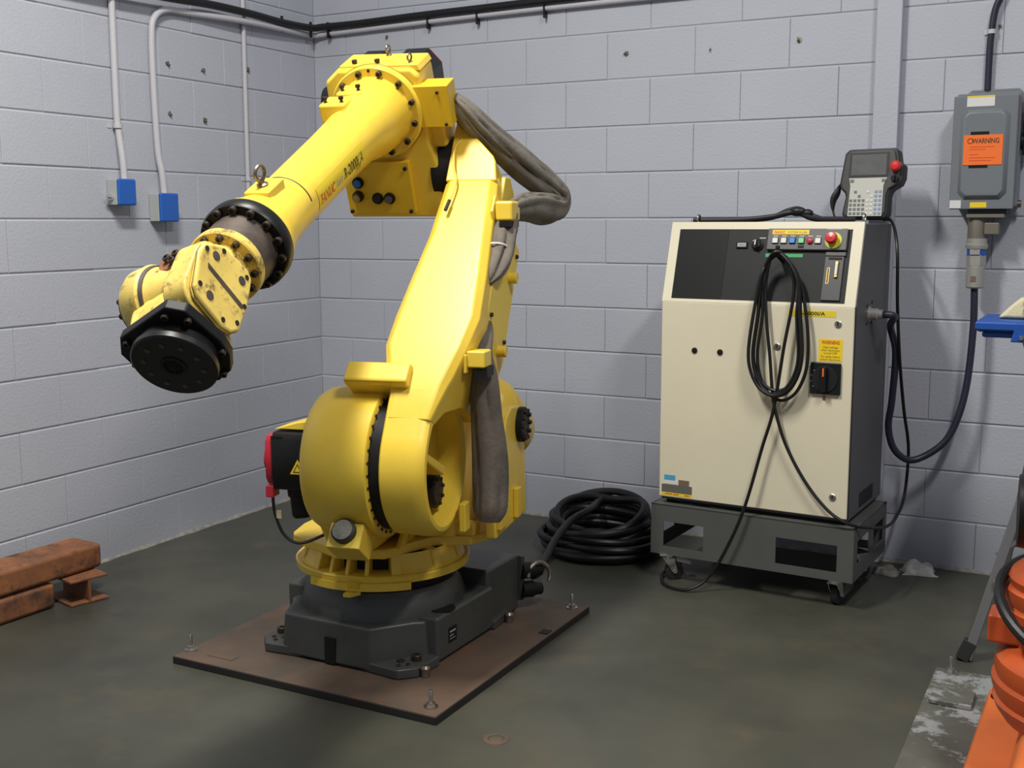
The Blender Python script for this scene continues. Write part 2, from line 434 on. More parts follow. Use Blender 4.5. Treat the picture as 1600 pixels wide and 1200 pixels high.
# --- turntable
mb = MB(RT); mb.lathe([(.292, .20), (.292, .286), (.312, .289), (.316, .284), (.316, .20)], (0, 0, 0), (0, 0, 1), 72, cap=False)
tt = mb.build('turntable_ring', 'yellow', rob)
mb = MB(RT); mb.lathe([(.28, .21), (.38, .21)], (0, 0, 0), (0, 0, 1), 40); mb.build('turntable_shade_core', 'black', rob)  # black core paints the shade seen inside the windows between the ribs
mb = MB(RT)    # thicker skirt on the front of the ring
mb.lathe([(.296, .288), (.296, .296), (.272, .296), (.272, .282)], (0, 0, 0), (0, 0, 1), 24, a0=R(-30), a1=R(38), cap=False, ref=(1, 0, 0))
mb.build('skirt', 'yellow', rob)
mb = MB(RT); mb.prism([(.285, -.012), (.285, .035), (.318, .012), (.318, -.012)], .258, .270); mb.build('pointer_tab', 'yellow', rob, bevel=.002)
mb = MB(RT); mb.box(.2955, .2985, -.005, .032, .281, .302); mb.build('index_plate', 'yellow_darker', rob, bevel=.001)
for a0_, a1_ in ((31, 165), (-165, -33)):
    mb = MB(RT); mb.lathe([(.314, .272), (.330, .258), (.374, .246)], (0, 0, 0), (0, 0, 1), 40, a0=R(a0_), a1=R(a1_), cap=False, ref=(1, 0, 0)); mb.build('turntable_wall', 'yellow', rob)
for a in (-32, -17, -4, 10, 30, 62, 92, -58, -84):
    M_ = RT @ Matrix.Rotation(R(a), 4, 'Z')
    w_ = .007 if -20 < a < 20 else .016
    MB(M_).prism([(.20, .314), (.272, .314), (.250, .374), (.20, .374)], -w_, w_, 'y').build('rib', 'yellow', rob, bevel=.004)
for a in (50, -52):       # raised pocket rims on the ring
    mb = MB(RT); c = (.245 * math.cos(R(a)), .245 * math.sin(R(a)))
    pts = [(c[0] + .05 * math.cos(t) * -math.sin(R(a)) + .022 * math.sin(t) * math.cos(R(a)), c[1] + .05 * math.cos(t) * math.cos(R(a)) + .022 * math.sin(t) * math.sin(R(a)), .317) for t in [2 * math.pi * i / 24 for i in range(25)]]
    mb.tube(pts, .0045, 6); mb.build('pocket_rim', 'yellow', rob)
PLT = [(.135, -.262), (.165, -.245), (.235, -.125), (.292, -.045), (.262, .108), (.085, .205), (.060, .250), (.045, .318), (-.06, .372), (-.32, .385), (-.36, .34), (-.36, -.24), (.03, -.275)]
mb = MB(RT); mb.prism(PLT, .370, .402); mb.build('shoulder_plate', 'yellow', rob, bevel=.006)
mb = MB(RT); mb.box(-.02, .05, .245, .335, .400, .440); mb.build('stop_block', 'yellow', rob, bevel=.012)
mb = MB(RT); mb.box(-.30, .06, .05, .24, .402, .416); mb.build('under_hub_shade', 'black', rob)  # black sheet standing in for the shade under the hub
for dx in (.20, .245):
    mb = MB(RT); mb.prism([(dx, .402), (dx - .10, .402), (dx - .12, .47), (dx - .08, .47)], .135, .150, 'y'); mb.build('web', 'yellow', rob, bevel=.003)
# --- shoulder housing: drum plus the body under it
mb = MB(RT)
mb.lathe([(-.062, .15), (-.060, .185), (-.050, .206), (-.028, .219), (.02, .224), (.08, .2265), (.157, .2265), (.160, .222), (.160, .17)], J2, (0, 1, 0), 72)
drum = mb.build('shoulder_drum', 'yellow', rob)
mb = MB(RT)
mb.loft([[(-.16, -.10, .402), (.288, -.075, .402), (.285, .085, .402), (-.16, .10, .402)],
         [(-.10, -.052, .52), (.43, -.038, .51), (.43, .120, .51), (-.10, .15, .52)],
         [(.02, -.045, .80), (.42, -.035, .70), (.42, .150, .70), (.02, .15, .80)]])
mb.build('shoulder_body', 'yellow', rob, bevel=.02, seg=3)
mb = MB(RT); mb.lathe([(.158, .203), (.215, .203)], J2, (0, 1, 0), 60); mb.build('shoulder_seal', 'black', rob)
for i in range(22):
    a = R(-100 + i * 10)
    p = RT @ (J2 + Vector((.211 * math.cos(a), .160, .211 * math.sin(a))))
    inst('screw', ME_SCREW, drum, p, RT.to_3x3() @ Vector((0, 1, 0)), (.0045, .0045, .003))
# rubber bumper
BU = RT @ Matrix.Translation((.497, .088, .515)) @ Matrix.Rotation(R(-36), 4, 'Y')
mb = MB(BU); mb.box(-.09, .010, -.055, .047, -.048, .030); mb.build('bumper_bracket', 'yellow', rob, bevel=.004)
mb = MB(BU); mb.box(.010, .0115, -.053, .045, -.046, .028); mb.build('bumper_face', 'tag_yellow', rob)
mb = MB(BU); mb.lathe([(0, .036), (.018, .036), (.022, .031), (.022, 0)], (.0115, -.006, .000), (1, 0, 0), 28); mb.build('bumper', 'rubber', rob)
mb = MB(BU); mb.lathe([(0, .030), (.002, .030)], (.0335, -.006, .000), (1, 0, 0), 28); mb.build('bumper_pad', 'rag_grey', rob)
# small cast marks
mb = MB(RT); mb.lathe([(0, .012), (.014, .010)], (.36, -.052, .575), (0.3, -1, 0), 12); mb.build('grease_nipple', 'yellow', rob)
# --- shoulder motor on the left
mo = RT @ Matrix.Translation((0, .028, 0))
mb = MB(RT); mb.prism([(-.28, .40), (.085, .40), (.085, .60), (.03, .80), (-.06, .90), (-.16, .90), (-.28, .74)], .17, .275, 'y'); mb.build('rear_housing', 'yellow', rob, bevel=.012)
mb = MB(mo); mb.prism([(.245, .63), (.26, .60), (.37, .60), (.385, .63), (.385, .755), (.37, .78), (.26, .78), (.245, .755)], -.235, -.075, 'y'); motor = mb.build('motor', 'black_satin', rob, bevel=.006)
mb = MB(mo); mb.prism([(.25, .64), (.265, .615), (.365, .615), (.38, .64), (.38, .745), (.365, .77), (.265, .77), (.25, .745)], -.258, -.235, 'y'); mb.build('motor_cap', 'red_plastic', rob, bevel=.005)
mb = MB(mo); mb.lathe([(0, .055), (.012, .050), (.014, 0)], (.315, -.257, .69), (0, -1, 0), 24); mb.build('encoder_cover', 'red_plastic', rob)
mb = MB(mo); mb.box(.33, .375, -.262, -.236, .575, .612); mb.build('encoder_plug', 'red_plastic', rob, bevel=.003)
mb = MB(mo); mb.box(.345, .383, -.2345, -.20, .742, .768); mb.build('motor_notch', 'black', rob)
mb = MB(mo); mb.lathe([(0, .040), (.03, .040), (.035, .034), (.09, .032), (.10, .026)], (.315, -.175, .605), (0.1, .12, -1), 20); mb.build('motor_plug', 'black', rob)
mb = MB(mo); mb.prism([(-.235, .786), (-.07, .786), (-.07, .822), (-.16, .808)], .25, .36, 'x'); mb.build('motor_bracket', 'yellow', rob, bevel=.003)
mb = MB(mo); mb.tube(spline([(.35, -.250, .58), (.35, -.245, .52), (.34, -.22, .45), (.33, -.17, .425), (.30, -.10, .45)], 8), .005, 8); mb.build('encoder_cable', 'rubber', rob)
mb = MB(mo); mb.box(.348, .352, -.245, -.222, .505, .53); mb.build('cable_tag', 'glove_tan', rob)
mb = MB(mo); mb.prism([(-.172, .655), (-.122, .655), (-.147, .70)], .3855, .3868, 'x'); tri = mb.build('warning_triangle', 'sticker_yellow', rob)
mb = MB(mo); mb.prism([(-.162, .660), (-.132, .660), (-.147, .688)], .3868, .3872, 'x'); mb.build('triangle_mark', 'ink_dark', tri)
mb = MB(mo); mb.prism([(-.157, .663), (-.137, .663), (-.147, .682)], .3872, .3875, 'x'); mb.build('triangle_inset', 'sticker_yellow', tri)
# --- lower arm (link)
secs = [  # s, left, right, back, front
    (-.02, .182, .325, -.20, .2265), (.10, .178, .345, -.19, .218), (.20, .165, .372, -.175, .210), (.30, .140, .398, -.165, .200), (.40, .150, .418, -.155, .190),
    (.55, .172, .410, -.14, .172), (.70, .195, .398, -.125, .152), (.85, .205, .388, -.11, .132), (.915, .208, .382, -.105, .122)]
up_ = [(.915, .208, .382, -.105, .122), (1.02, .212, .372, -.10, .112), (1.10, .218, .350, -.09, .095), (1.16, .225, .33, -.06, .060), (1.185, .232, .318, -.03, .02)]
def ring_of(s_, l0, l1, b0, f0, c=.022):
    return [(b0, l0 + c, s_), (b0, l1 - c, s_), (b0 + c, l1, s_), (f0 - c, l1, s_), (f0, l1 - c, s_), (f0, l0 + c, s_), (f0 - c, l0, s_), (b0 + c, l0, s_)]
mb = MB(TK); mb.loft([ring_of(*q) for q in [(.055, .1935, .3300, .16, .2148, .010), (.11, .1930, .345, .12, .2153, .014), (.165, .186, .360, .02, .2128, .020)] + secs[2:]])
mb.prism([(.210, .915), (.380, .915), (.366, .990), (.356, 1.010), (.289, 1.083), (.222, 1.160), (.212, 1.150)], -.09, .116, 'x')
link = mb.build('lower_arm', 'yellow', rob, bevel=.006, ang=50)
# hub: outer wall, recessed floor
HW = [(.194, .15), (.194, .206), (.200, .2130), (.29, .2150), (.316, .210), (.328, .198), (.330, .186), (.320, .174), (.25, .172), (.25, .15)]
mb = MB(TK); mb.loft([[(r_, l_, z_) for l_, r_ in HW] for z_ in (0.0, .05, .10, .15)]); mb.build('hub_web', 'yellow', rob)
mb = MB(TK)
mb.lathe([(.194, .0), (.194, .206), (.200, .2130), (.29, .2150), (.316, .210), (.328, .198), (.330, .186), (.320, .174), (.245, .170), (.242, 0)], (0, 0, 0), (0, 1, 0), 72, cap=False)
hub = mb.build('arm_hub', 'yellow', rob)
mb = MB(TK); mb.prism([(-.02, -.03), (.178, -.05), (.178, -.025), (-.02, .00)], .232, .320, 'y'); mb.build('hub_rib', 'yellow', rob, bevel=.006)
mb = MB(TK); mb.prism([(.02, .06), (.09, .05), (.05, .13)], .2325, .2335, 'y'); mb.build('hub_window', 'black', rob)
mb = MB(TK); mb.lathe([(0, .052), (.05, .052), (.055, .045)], (-.08, .235, -.06), (0, 1, 0), 24); hp = mb.build('hub_plug', 'black', rob)
for i in range(8):
    a = R(45 * i); inst('bolt', ME_SOCK, hp, TK @ Vector((-.08 + .04 * math.cos(a), .288, -.06 + .04 * math.sin(a))), TK.to_3x3() @ Vector((0, 1, 0)), .006)
mb = MB(TK); mb.prism([(.13, .150), (.238, .150), (.248, .160), (.235, .222), (.13, .232)], .058, .252, 'y'); mb.build('stop_lug', 'yellow', rob, bevel=.008, seg=3)
# edge rib along the right of the face and the side cover behind it
mb = MB(TK); mb.box(-.13, .10, .405, .416, .42, .80); sp = mb.build('side_cover', 'glove_tan', rob, bevel=.003)
sp.data.materials.clear(); sp.data.materials.append(MATS['tag_yellow'])
for q in ((.075, .77), (.075, .46), (-.10, .76), (-.10, .45)):
    inst('bolt', ME_SOCK, sp, TK @ Vector((q[0], .416, q[1])), TK.to_3x3() @ Vector((0, 1, 0)), .007)
mb = MB(TK); mb.prism([(-.07, .84), (.05, .81), (.05, .97), (.0, 1.0), (-.07, .98)], .372, .388, 'y'); mb.build('upper_cover', 'yellow', rob, bevel=.005)
for s_ in (.66, .40):
    mb = MB(TK); mb.lathe([(0, .018), (.03, .018)], (-.06, .414, s_), (0, 1, 0), 14); mb.build('boss', 'yellow', rob, bevel=.003)
# the small pale tag wire hanging on the face
pts = spline([(.085, .262, 1.135), (.108, .250, 1.09), (.128, .228, 1.03), (.140, .240, .95), (.146, .258, .89), (.158, .250, .80)], 8)
mb = MB(TK); mb.tube(pts, .0035, 8); mb.build('sensor_lead', 'tag_yellow', rob)
mb = MB(TK); mb.tube([(.158, .252, .815), (.165, .247, .775)], [.006, .006], 8); mb.build('sensor_plug', 'bolt_dark', rob)
# knuckle pin at the elbow, black to paint the dark gap beside the link
mb = MB(TK); mb.lathe([(.14, .105), (.208, .105)], (0, 0, 1.04), (0, 1, 0), 32); mb.build('elbow_pin', 'black', rob)
# --- balancer behind and its tower
mb = MB(RT); mb.lathe([(-.01, .10), (.02, .115), (.28, .118), (.33, .108), (.362, .075), (.372, .03), (.374, 0)], (-.60, .262, .63), (.88, 0, .44), 36, cap=False); mb.build('balancer', 'yellow', rob)
mb = MB(RT)
mb.prism([(-.33, .40), (.06, .40), (.075, .47), (.06, .54), (-.07, .775), (-.13, .80), (-.24, .79), (-.29, .74), (-.31, .62)], .372, .410, 'y')
tower = mb.build('tower', 'yellow', rob, bevel=.008, seg=3)
mb = MB(RT); mb.box(-.04, .055, .410, .425, .43, .50); mb.build('tower_pad', 'yellow', rob, bevel=.003)
mb = MB(RT); mb.prism([(.00, .50), (.03, .50), (.03, .59), (.00, .57)], .410, .424, 'y'); mb.build('tower_lug', 'yellow', rob, bevel=.003)
mb = MB(RT); mb.box(-.19, -.15, .410, .428, .42, .52); mb.build('tower_lug', 'yellow', rob, bevel=.003)
mb = MB(RT); mb.lathe([(0, .060), (.018, .060), (.022, .055), (.022, 0)], (-.235, .410, .725), (0, 1, 0), 30, cap=False); cap = mb.build('pivot_cap', 'black', rob)
for i in range(10):
    a = R(36 * i); p = RT @ Vector((-.235 + .047 * math.cos(a), .432, .725 + .047 * math.sin(a)))
    inst('bolt', ME_SOCK, cap, p, RT.to_3x3() @ Vector((0, 1, 0)), .0075)
mb = MB(RT); mb.prism([(-.30, .40), (-.12, .40), (-.12, .70), (-.22, .70)], -.22, -.18, 'y'); mb.build('tower', 'yellow', rob, bevel=.006)
# --- elbow casting (forearm frame)
mb = MB(TF)
mb.prism([(-.172, -.155), (.175, -.155), (.172, .02), (.150, .10), (.145, .325), (.12, .348), (-.125, .352), (-.172, .315), (-.178, .10)], -.03, .125, 'x')
elbow = mb.build('elbow_casting', 'yellow', rob, bevel=.012, seg=3)
mb = MB(TF); mb.box(-.06, .06, .150, .178, -.12, .09); mb.build('elbow_side', 'yellow', rob, bevel=.010)
mb = MB(TF); mb.box(-.03, .09, .140, .196, .075, .158); mb.build('elbow_boss', 'yellow', rob, bevel=.012)
mb = MB(TF); mb.prism([(-.128, .340), (-.12, .360), (.14, .356), (.15, .335), (.10, .335)], -.02, .105, 'x'); mb.build('top_flange', 'yellow', rob, bevel=.004)
mb = MB(TF); mb.box(.06, .140, .096, .240, .162, .296); jb = mb.build('junction_box', 'yellow_darker', rob, bevel=.003)
for q in ((.205, .275), (.222, .172)): inst('screw', ME_SCREW, jb, TF @ Vector((.140, q[0], q[1])), TF.to_3x3() @ Vector((1, 0, 0)), .005)
mb = MB(TF); mb.box(.125, .150, -.160, .075, -.130, .052); cp = mb.build('connector_panel', 'yellow_darker', rob, bevel=.003)  # shade on this panel is put into its darker yellow
for q in ((-.150, -.118), (.060, -.120), (.062, .030)): inst('screw', ME_SCREW, cp, TF @ Vector((.150, *q)), TF.to_3x3() @ Vector((1, 0, 0)), .0065)
def conn(y, z, r, m1, m2, ln):
    a = MB(TF); a.lathe([(0, r), (.010, r), (.010, r * .82), (ln, r * .80), (ln, 0)], (.150, y, z), (1, 0, 0), 22, cap=False); c_ = a.build('connector', m1, cp)
    a = MB(TF); a.lathe([(0, r * .68), (.004, r * .68), (.004, 0)], (.150 + ln, y, z), (1, 0, 0), 18, cap=False); a.build('connector_face', m2, cp)
conn(-.110, -.016, .019, 'black', 'box_blue', .012)
conn(-.118, -.064, .019, 'bolt_dark', 'brass', .024)
conn(-.050, -.072, .019, 'black', 'panel_dark', .016)
conn(-.008, -.072, .019, 'black', 'op_grey', .016)
# motors behind and at the far side
for y_, z_, w_ in ((-.108, .205, .066), (.042, .207, .078)):
    mb = MB(TF); mb.prism([(y_ - w_, z_ - .06), (y_ - w_ * .5, z_ - .1), (y_ + w_ * .5, z_ - .1), (y_ + w_, z_ - .06), (y_ + w_, z_ + .065), (y_ + w_ * .5, z_ + .115), (y_ - w_ * .5, z_ + .115), (y_ - w_, z_ + .065)], -.20, -.025, 'x')
    mb.build('motor', 'black_satin', rob, bevel=.004)
    mb = MB(TF); mb.prism([(y_ - w_ * .9, z_ - .05), (y_ + w_ * .9, z_ - .05), (y_ + w_ * .9, z_ + .06), (y_ + w_ * .45, z_ + .105), (y_ - w_ * .45, z_ + .105), (y_ - w_ * .9, z_ + .06)], -.225, -.20, 'x')
    mb.build('motor_cap', 'red_plastic', rob, bevel=.004)
mb = MB(TF); mb.lathe([(0, .062), (.022, .062), (.05, .05), (.054, 0)], (.02, -.176, .215), (0, -1, 0), 24); cpl = mb.build('far_motor', 'black', rob)
for t_ in (('lifting_eye', .00, .012, .358, .016), ('lifting_eye', .08, .110, .352, .016)):
    inst(t_[0], ME_EYE, rob, TF @ Vector(t_[1:4]), TF.to_3x3() @ Vector((0, 0, 1)), t_[4])
for q in ((.085, -.075, .352), (.085, .002, .352)): inst('bolt', ME_HEX, elbow, TF @ Vector(q), TF.to_3x3() @ Vector((0, 0, 1)), .0095)
# --- forearm
AX = Vector((0, -.004, .218))
mb = MB(TF)
mb.lathe([(.125, .150), (.150, .150), (.156, .146), (.156, .120), (.17, .117), (.21, .1155), (.255, .112), (.29, .106), (.325, .097), (.365, .090), (.42, .087), (.55, .084), (.90, .081), (1.0, .087), (1.06, .101), (1.085, .110), (1.105, .113)], AX, (1, 0, 0), 64)
fore = mb.build('forearm', 'yellow', rob)
mb = MB(TF); mb.torus(AX + Vector((.126, 0, 0)), (1, 0, 0), .150, .0022, 64, 6); mb.build('joint_line', 'ink_olive', fore)
mb = MB(TF); mb.torus(AX + Vector((.885, 0, 0)), (1, 0, 0), .0808, .0026, 24, 6, R(-80), R(25)); mb.build('seam', 'brown_neck', fore)
for i in range(12):
    a = R(15 + 30 * i); p = AX + Vector((.156, .132 * math.sin(a), .132 * math.cos(a)))
    inst('bolt', ME_SOCK, fore, TF @ p, TF.to_3x3() @ Vector((1, 0, 0)), .0095)
for a in (0, 180):
    p = AX + Vector((.156, .138 * math.sin(R(a)), .138 * math.cos(R(a)))); inst('bolt', ME_SOCK, fore, TF @ p, TF.to_3x3() @ Vector((1, 0, 0)), (.005, .005, .002))
# bolted pads on top of the forearm
for e_, y_, h_ in ((.235, -.028, .104), (.325, -.05, .098)):
    mb = MB(TF); mb.box(e_ - .03, e_ + .055, y_ - .042, y_ + .042, .218 + h_ - .05, .218 + h_ + .008); pd = mb.build('pad', 'yellow', fore, bevel=.008, seg=3)
    for yy in (-.026, .026): inst('bolt', ME_HEX, pd, TF @ Vector((e_ + .03, y_ + yy, .218 + h_ + .008)), TF.to_3x3() @ Vector((0, 0, 1)), .0085)
mb = MB(TF); mb.box(.93, 1.03, -.035, .035, .26, .318); pd = mb.build('pad', 'yellow', fore, bevel=.006)
inst('lifting_eye', ME_EYE, fore, TF @ Vector((.985, 0, .318)), TF.to_3x3() @ Vector((.0, 0, 1)), .026)
# nameplate strip on the side of the forearm
def onarm(e_, ang, lift=.0):
    r_ = (.087 - .003 * (e_ - .42) / .13 if e_ < .55 else .084 - .003 * (e_ - .55) / .35) + lift
    return TF @ (AX + Vector((e_, r_ * math.cos(ang), r_ * math.sin(ang))))
mb = MB(); nn = 16; vs = []; fs = []
for i in range(nn + 1):
    e_ = .49 + (.845 - .49) * i / nn
    for k in range(7): vs.append(onarm(e_, R(-22 + 44 * k / 6), .0012))
for i in range(nn):
    for k in range(6): fs.append((i * 7 + k, (i + 1) * 7 + k, (i + 1) * 7 + k + 1, i * 7 + k + 1))
mb._add(vs, fs); np_ = mb.build('name_strip', 'sticker_gold', rob)
def ontext(e0, a0): return lambda x, y: onarm(e0 - x, a0 + y / .085, .0020)
lettering('FANUC', .040, ontext(.835, R(-14)), 'ink_red', np_, width=.105, shear=.2, bold=.0006)
lettering('Robot', .034, ontext(.722, R(-12)), 'ink_grey', np_, width=.050, shear=.3)
lettering('R-2000i/A', .044, ontext(.664, R(-12)), 'ink_dark', np_, width=.150, shear=.2, bold=.0005)
lettering('165F', .018, ontext(.575, R(-20)), 'ink_olive', np_, width=.045)
# --- wrist end of the forearm
mb = MB(TF); mb.lathe([(1.105, .116), (1.112, .118), (1.140, .118), (1.146, .114), (1.146, .09)], AX, (1, 0, 0), 56); wr = mb.build('wrist_ring', 'bolt_dark', rob)
wr.data.materials.clear(); wr.data.materials.append(MATS['black_satin'])
for i in range(14):
    a = R(360 / 14 * i); p = AX + Vector((1.146, .104 * math.sin(a), .104 * math.cos(a)))
    inst('bolt', ME_SOCK, wr, TF @ p, TF.to_3x3() @ Vector((1, 0, 0)), (.0105, .0105, .010))
mb = MB(TF); mb.lathe([(1.14, .092), (1.232, .090)], AX, (1, 0, 0), 48); mb.build('wrist_neck', 'brown_neck', rob)
mb = MB(TF); mb.lathe([(1.228, .093), (1.232, .095), (1.252, .095), (1.256, .092), (1.256, 0)], AX, (1, 0, 0), 48, cap=False); wf = mb.build('wrist_flange', 'yellow_worn', rob)
for i in range(12):
    a = R(30 * i + 8); p = AX + Vector((1.256, .080 * math.sin(a), .080 * math.cos(a)))
    inst('bolt', ME_SOCK, wf, TF @ p, TF.to_3x3() @ Vector((1, 0, 0)), .0088)
# wrist body frame: x = tool direction, y = joint axis, z
J5 = Vector((1.110, 0, 1.251))
DV = Vector((.740, .103, -.665)).normalized(); KV = DV.cross(Vector((.133, .946, .295))).normalized(); WV = KV.cross(DV).normalized()
TW = Matrix(((DV.x, WV.x, KV.x, J5.x), (DV.y, WV.y, KV.y, J5.y), (DV.z, WV.z, KV.z, J5.z), (0, 0, 0, 1)))
TW = RT @ TW
TWi = TW.inverted()
a0 = TWi @ (TF @ (AX + Vector((1.25, 0, 0)))); a1 = TWi @ (TF @ (AX + Vector((1.345, 0, 0))))
mb = MB(TW); ax_ = (a1 - a0)
mb.lathe([(0, .068), (.03, .066), (.06, .068), (.11, .075)], a0, ax_, 36)
neckw = mb.build('wrist_stem', 'yellow_worn', rob)
def rrect(x0, x1, z0, z1, r, n=6):
    out = []
    for cx, cz, s_ in ((x1 - r, z1 - r, 0), (x0 + r, z1 - r, 90), (x0 + r, z0 + r, 180), (x1 - r, z0 + r, 270)):
        out += [(cx + r * math.cos(R(s_ + 90 * k / n)), cz + r * math.sin(R(s_ + 90 * k / n))) for k in range(n + 1)]
    return out
# body: right cheek, middle drum, left bulge
mb = MB(TW); mb.prism(rrect(-.055, .145, -.065, .112, .055), .020, .085, 'y'); mb.build('wrist_cheek', 'yellow_worn', rob, bevel=.006)
pl_ = [(-.052, .060), (-.012, .112), (.020, .116), (.110, .098), (.130, .080), (.144, -.008), (.136, -.040), (.112, -.062), (.02, -.062), (-.040, -.050), (-.056, -.030)]
mb = MB(TW); mb.prism(pl_, .085, .104, 'y'); wc = mb.build('wrist_cover', 'yellow_worn', rob, bevel=.010, seg=3)
for x_, z_ in ((-.035, .055), (.000, .100), (.095, .085), (.125, -.005), (.10, -.045), (-.03, -.03), (.045, -.05)):
    inst('bolt', ME_SOCK, wc, TW @ Vector((x_, .104, z_)), TW.to_3x3() @ Vector((0, 1, 0)), (.0065, .0065, .0015))
for x_, z_ in ((-.005, .070), (.100, .050), (-.010, -.020)):
    mb = MB(TW); mb.lathe([(0, .0115), (.0012, .0115)], (x_, .104, z_), (0, 1, 0), 16); mb.build('plug', 'brown_neck', wc)
mb = MB(TW); mb.prism([(.030, .085), (.042, .080), (.058, -.045), (.046, -.048)], .1042, .1052, 'y'); mb.build('slot', 'brown_neck', wc)
mb = MB(TW); mb.lathe([(-.175, .060), (-.170, .078), (-.150, .090), (-.110, .092), (-.098, .084), (-.088, .078), (-.070, .078), (-.04, .070), (.03, .074)], (.0, 0, .005), (0, 1, 0), 48); mb.build('wrist_drum', 'yellow_worn', rob)
mb = MB(TW); mb.lathe([(-.102, .0885), (-.094, .0845)], (.0, 0, .005), (0, 1, 0), 48); mb.build('wrist_groove', 'brown_neck', rob)
mb = MB(TW); mb.lathe([(0, .068), (.012, .066), (.016, .058), (.016, 0)], (.0, -.172, .005), (0, -1, 0), 36, cap=False); lc = mb.build('wrist_end_cap', 'brown_neck', rob)
for i in range(10):
    a = R(36 * i); inst('bolt', ME_SOCK, lc, TW @ Vector((.056 * math.cos(a), -.186, .005 + .056 * math.sin(a))), TW.to_3x3() @ Vector((0, -1, 0)), .007)
mb = MB(TW)
mb.loft([[(0, -.16, -.075), (0, .03, -.075), (0, .03, .055), (0, -.16, .055)], [(.10, -.135, -.075), (.10, .06, -.09), (.10, .06, .085), (.10, -.13, .06)], [(.150, -.120, -.075), (.150, .08, -.095), (.150, .075, .10), (.150, -.115, .06)]])
mb.build('wrist_body', 'yellow_worn', rob, bevel=.02, seg=3)
mb = MB(TW); mb.box(-.075, -.01, -.075, .000, .030, .078); mb.build('dirt_pocket', 'rust_steel', rob, bevel=.008)
for q in ((-.045, -.045), (-.03, -.025), (-.05, -.02)): inst('bolt', ME_SOCK, rob, TW @ Vector((q[0], q[1], .078)), TW.to_3x3() @ Vector((0, 0, 1)), .010)
hexp = [(-.140, .036), (-.104, .078), (.058, .116), (.094, .088), (.104, -.02), (.092, -.066), (.060, -.108), (.015, -.124), (-.10, -.095), (-.142, -.035)]
mb = MB(TW); mb.prism(hexp, .150, .180, 'x'); hx = mb.build('tool_adapter', 'black', rob, bevel=.005)
for y_, z_ in ((.045, .095), (.084, .065), (.088, -.045), (.045, -.104), (-.09, -.085), (-.125, .0), (-.095, .062)):
    inst('bolt', ME_SOCK, hx, TW @ Vector((.180, y_, z_)), TW.to_3x3() @ Vector((1, 0, 0)), .0085)
mb = MB(TW); mb.lathe([(.178, .088), (.205, .090), (.210, .096), (.224, .096), (.228, .092), (.228, 0)], (0, 0, -.004), (1, 0, 0), 60, cap=False); tf = mb.build('tool_flange', 'black_satin', rob)
for i in range(10):
    a = R(36 * i); inst('flange_hole', mesh_of(MB().lathe([(0, .0065), (.0012, .0065)], (0, 0, 0), (0, 0, 1), 12), 'flange_hole', 'brown_neck') if i == 0 else bpy.data.meshes['flange_hole'], tf, TW @ Vector((.228, .066 * math.cos(a), -.004 + .066 * math.sin(a))), TW.to_3x3() @ Vector((1, 0, 0)))
mb = MB(TW); mb.lathe([(0, .030), (.002, .030), (.002, .022), (-.006, .022)], (.228, 0, -.004), (1, 0, 0), 28); mb.build('flange_bore', 'black', tf)

# --- cable sleeve (dress pack) on the right side
def sleeve(name, pts, rads, m, seed, wr_amp=.16, n=44, flat=.75):
    rnd = random.Random(seed)
    P = spline(pts, 9); rr = []
    Q = spline([(r_, 0, 0) for r_ in rads], 9); rr = [q.x for q in Q]
    k1, k2, k3 = rnd.random() * 6, rnd.random() * 6, rnd.random() * 6
    def wob(i, a):
        t = i * .30
        f1 = abs(math.sin(2.5 * a + k1 + .55 * math.sin(t * .33 + k2)))
        f2 = abs(math.sin(3.5 * a - t * .16 + k2))
        f3 = math.sin(2 * a + t * .35 + k3) * math.sin(t * .5 + k1)
        return 1.08 - wr_amp * (.75 * (1 - f1) ** 2.2 + .55 * (1 - f2) ** 2.5 - .22 * f3)
    mb = MB(RT); mb.tube(P, rr, n, flat, wob)
    return mb.build(name, m, rob, ang=60)
sleeve('cable_sleeve', [(-.10, .221, 1.800), (-.13, .252, 1.762), (-.20, .290, 1.708), (-.30, .339, 1.648), (-.38, .394, 1.590), (-.46, .446, 1.538), (-.500, .482, 1.498), (-.480, .484, 1.458), (-.39, .458, 1.452), (-.28, .436, 1.458), (-.16, .428, 1.452), (-.06, .424, 1.442)],
       [.036, .052, .064, .070, .071, .070, .060, .050, .056, .054, .044, .032], 'fabric', 3, .30, flat=.72)
sleeve('cable_sleeve', [(-.05, .424, 1.436), (-.03, .418, 1.400), (.0, .412, 1.360), (.05, .408, 1.300), (.10, .408, 1.250), (.125, .404, 1.222)], [.030, .040, .046, .048, .036, .010], 'fabric_dark', 5, .40)
sleeve('cable_sleeve', [(.15, .402, 1.105), (.17, .408, 1.075), (.22, .414, 1.014), (.21, .416, .930), (.20, .421, .828), (.19, .428, .705), (.19, .430, .606), (.19, .428, .540), (.19, .424, .498)], [.020, .026, .030, .042, .048, .052, .054, .052, .034], 'fabric_dark', 9, .22)
mb = MB(RT); mb.box(-.09, .01, .393, .452, 1.408, 1.472); mb.build('sleeve_clamp', 'yellow', rob, bevel=.010)
mb = MB(RT); mb.box(-.085, .020, .412, .448, 1.392, 1.410); mb.build('clamp_opening', 'black', rob)
mb = MB(RT); mb.prism([(-.04, 1.37), (.01, 1.37), (.03, 1.44), (-.01, 1.49), (-.05, 1.46)], .386, .394, 'y'); mb.build('clamp_plate', 'yellow', rob, bevel=.002)
mb = MB(RT); mb.box(.245, .315, .392, .450, .985, 1.035); mb.build('sleeve_clamp', 'yellow', rob, bevel=.006)
mb = MB(RT); mb.box(.240, .310, .418, .455, .958, .987); mb.build('clamp_opening', 'black', rob)
mb = MB(RT); mb.box(.27, .325, .385, .396, .970, 1.025); mb.build('clamp_plate', 'yellow', rob, bevel=.003)
